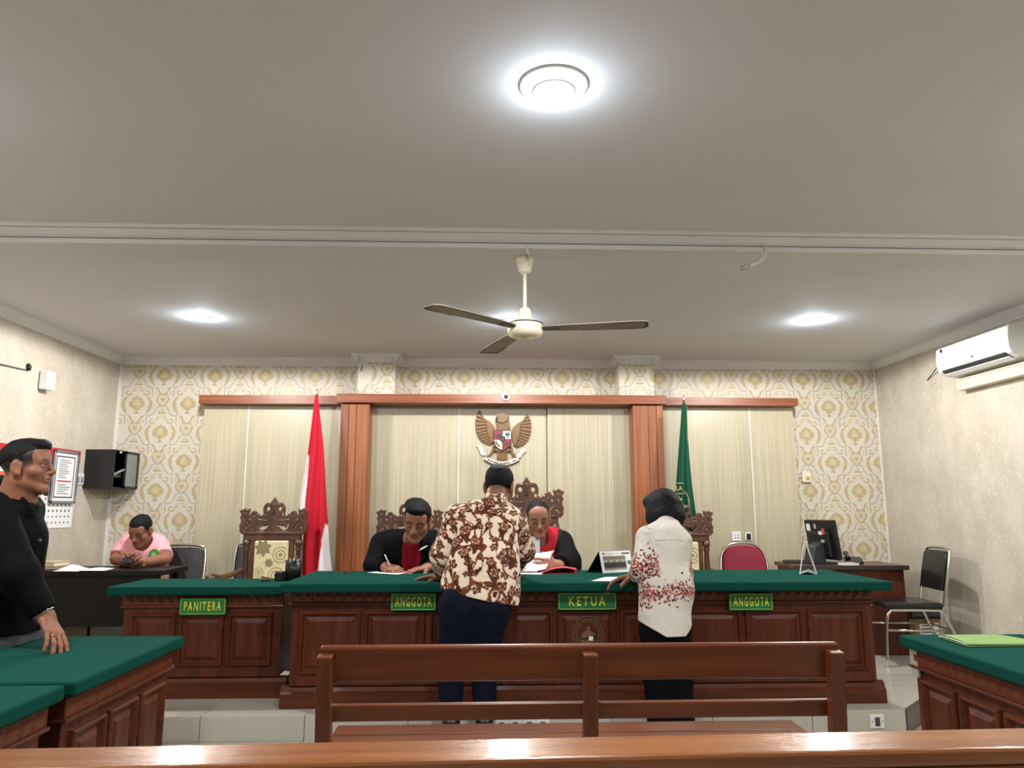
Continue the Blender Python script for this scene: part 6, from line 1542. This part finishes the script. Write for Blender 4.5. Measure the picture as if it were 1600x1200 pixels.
# ---- standing man at the left edge
def standing_man():
    t = person('man standing at the left edge in black, in profile, one hand on the felt', (A(8, 1000, 3.34)[0], 3.34, 0))
    hd = Head(A(41, 731, 3.32), (.97, .16, .06), .985)
    neck = A(25, 781, 3.34); chest = A(6, 845, 3.34); waist = A(0, 930, 3.35); hip = A(0, 1010, 3.36)
    F_ = V3((.97, .16, 0)); Rr = V3((.16, -.97, 0))                  # the way he faces, and his right
    sh0 = A(10, 799, 3.34); srt = sh0 + Rr * .17; slf = sh0 - Rr * .17
    wr = V3(at(70, 962, Y=3.16)); zt = .772
    er = A(28, 895, 3.14)
    el = slf + V3((-.03, .05, -.30)); wl = el + V3((.10, .0, -.24))
    h1 = hand(wr, (.66, -.40, -.62), (-.35, -.15, -1), 1, (.25, .30, .30, .32), 1.14, .1, .12)
    # the flat fingers: the palm slopes down to the felt
    body = [nets([(hd.skin(.75, .95, 1.1) + [cap(hd.w((0, -.030, -.06)), neck, .054, .060, .03), cap(neck, chest, .075, .12, .05)], [])], .0042), nets([(h1 + [cap(mid(er, wr, .5), wr, .042, .031, .03)], [])], .0034),
            nets([(hand(wl, (.2, .0, -1), (0, 1, 0), 1, (.4,) * 4, 1.1) + [cap(mid(el, wl, .5), wl, .042, .031, .03)], [])], .005)]
    cf = hd.colour((130, 85, 65), 'open', hair=(20, 17, 17), fade=.96)
    net_obj('body', body, M_skin, t, cf)
    net_obj('hair', [nets(hd.hair((.072, .078), (-.10, .012), (.0768, .0985, .0845), [hd.e((0, .066, .096), (.052, .030, .026), .012), hd.e((0, .01, .108), (.058, .074, .020), .014)], side=.022, temple=.024), .0040, (.0016, 170, 7), (.005, 110))], M_hair, t)
    fl = (F_, .72)
    M_bj = cloth_m('black_jacket_cloth', (9, 9, 13))
    sh = [cap(mid(srt, slf, .15), mid(srt, slf, .85), .088, .088, .05, (F_, .95)), cap(chest, waist, .190, .182, .06, fl), cap(waist, A(4, 990, 3.36), .182, .192, .06, fl), cap(mid(srt, neck, .2), neck, .080, .074, .05), cap(mid(slf, neck, .2), neck, .080, .074, .05), cap(chest + F_ * .05, waist + F_ * .03, .11, .11, .06)]
    col = [cap(neck + V3((-.016, 0, .085)), neck + V3((0, 0, -.03)), .062, .090, .02)]
    jk = nets([(sh, [(A(4, 984, 3.36), (-.05, 0, -1)), (neck + V3((0, 0, .0)), (.35, 0, 1))]), (col, [(neck + V3((.0, 0, .050)), (.80, 0, 1))]), ([cap(srt, er, .090, .074, .05), cap(er, wr, .072, .052, .04)], [ring_cut(er, wr, .93)]), ([cap(slf, el, .088, .07, .05), cap(el, wl, .07, .05, .04)], [ring_cut(el, wl, .93)])], .0060, (.006, 24, 51))
    net_obj('jacket', [jk], M_bj, t)
    # collar point and buttons down the front
    b0 = A(66, 790, 3.22)
    q = MB().prism([(0, 0), (.055, -.055), (.075, -.10), (.03, -.085), (-.03, -.02)], neck + V3((.055, -.06, .02)), (.95, .2, 0), (0, .1, 1), (0, .012, 0)); obj('collar_point', q, M_bj, t, bevel=.003, world_=True)
    for u, v in ((62, 845), (67, 911)):
        p = Vector(A(u, v, 3.205)); obj('button', MB().lathe([(.009, -.004), (.009, .004), (.006, .006)], p, 12, 'y'), mat('button_black', (44, 46, 54), .25), t, world_=True)
    f2 = cloth_m('grey_trousers', (72, 72, 76))
    ft = [V3((hip[0] + .02, 3.27, .09)), V3((hip[0] - .02, 3.46, .09))]
    net_obj('trousers', [nets([([cap(A(2, 965, 3.36), hip, .165, .168, .05, fl)] + [c for k, s in ((0, -1), (1, 1)) for c in (cap(hip + V3((0, s * .09, 0)), V3((ft[k][0], ft[k][1], .50)), .115, .08, .05), cap(V3((ft[k][0], ft[k][1], .50)), ft[k], .08, .062, .03))], [((0, 0, .05), (0, 0, -1))])], .008, (.004, 30, 9))], f2, t)
    for q in ft: net_obj('shoe', [nets([([cap((q[0] - .06, q[1], .045), (q[0] + .16, q[1], .033), .044, .036, .03)], [((0, 0, .006), (0, 0, -1))])], .008)], MATS['black_shoe'], t)
    g = MB(); bx = A(2, 984, 3.36)
    # watch and ring
    d = (wr - mid(er, wr, .5)); d /= np.linalg.norm(d); wc = wr - d * .012
    u = np.cross(d, V3((0, 0, 1))); u /= np.linalg.norm(u); w = np.cross(d, u)
    q = MB().tube([Vector(wc + (u * math.cos(a) + w * math.sin(a)) * .036) for a in np.linspace(0, 2 * math.pi, 25)], .0075, 8)
    wt = obj('watch_strap', q, M_chrome, t, world_=True)
    fa, fb = h1[10][1], h1[10][2]; dr_ = (fb - fa) / np.linalg.norm(fb - fa); ru = np.cross(dr_, V3((0, 0, 1))); ru /= np.linalg.norm(ru); rw = np.cross(dr_, ru)
    obj('ring', MB().tube([Vector(mid(fa, fb, .45) + (ru * math.cos(a) + rw * math.sin(a)) * .0118) for a in np.linspace(0, 2 * math.pi, 17)], .002, 6), mat('ring_gold', (214, 176, 96), .25, metal=1.0), t, world_=True)
    ctr = wc + V3((.018, -.026, .016)); obj('watch_face', MB().lathe([(.017, -.005), (.018, .004), (.014, .007)], Vector(ctr), 18, 'y'), mat('watch_face', (190, 190, 186), .2, metal=.6), wt, world_=True)
standing_man()
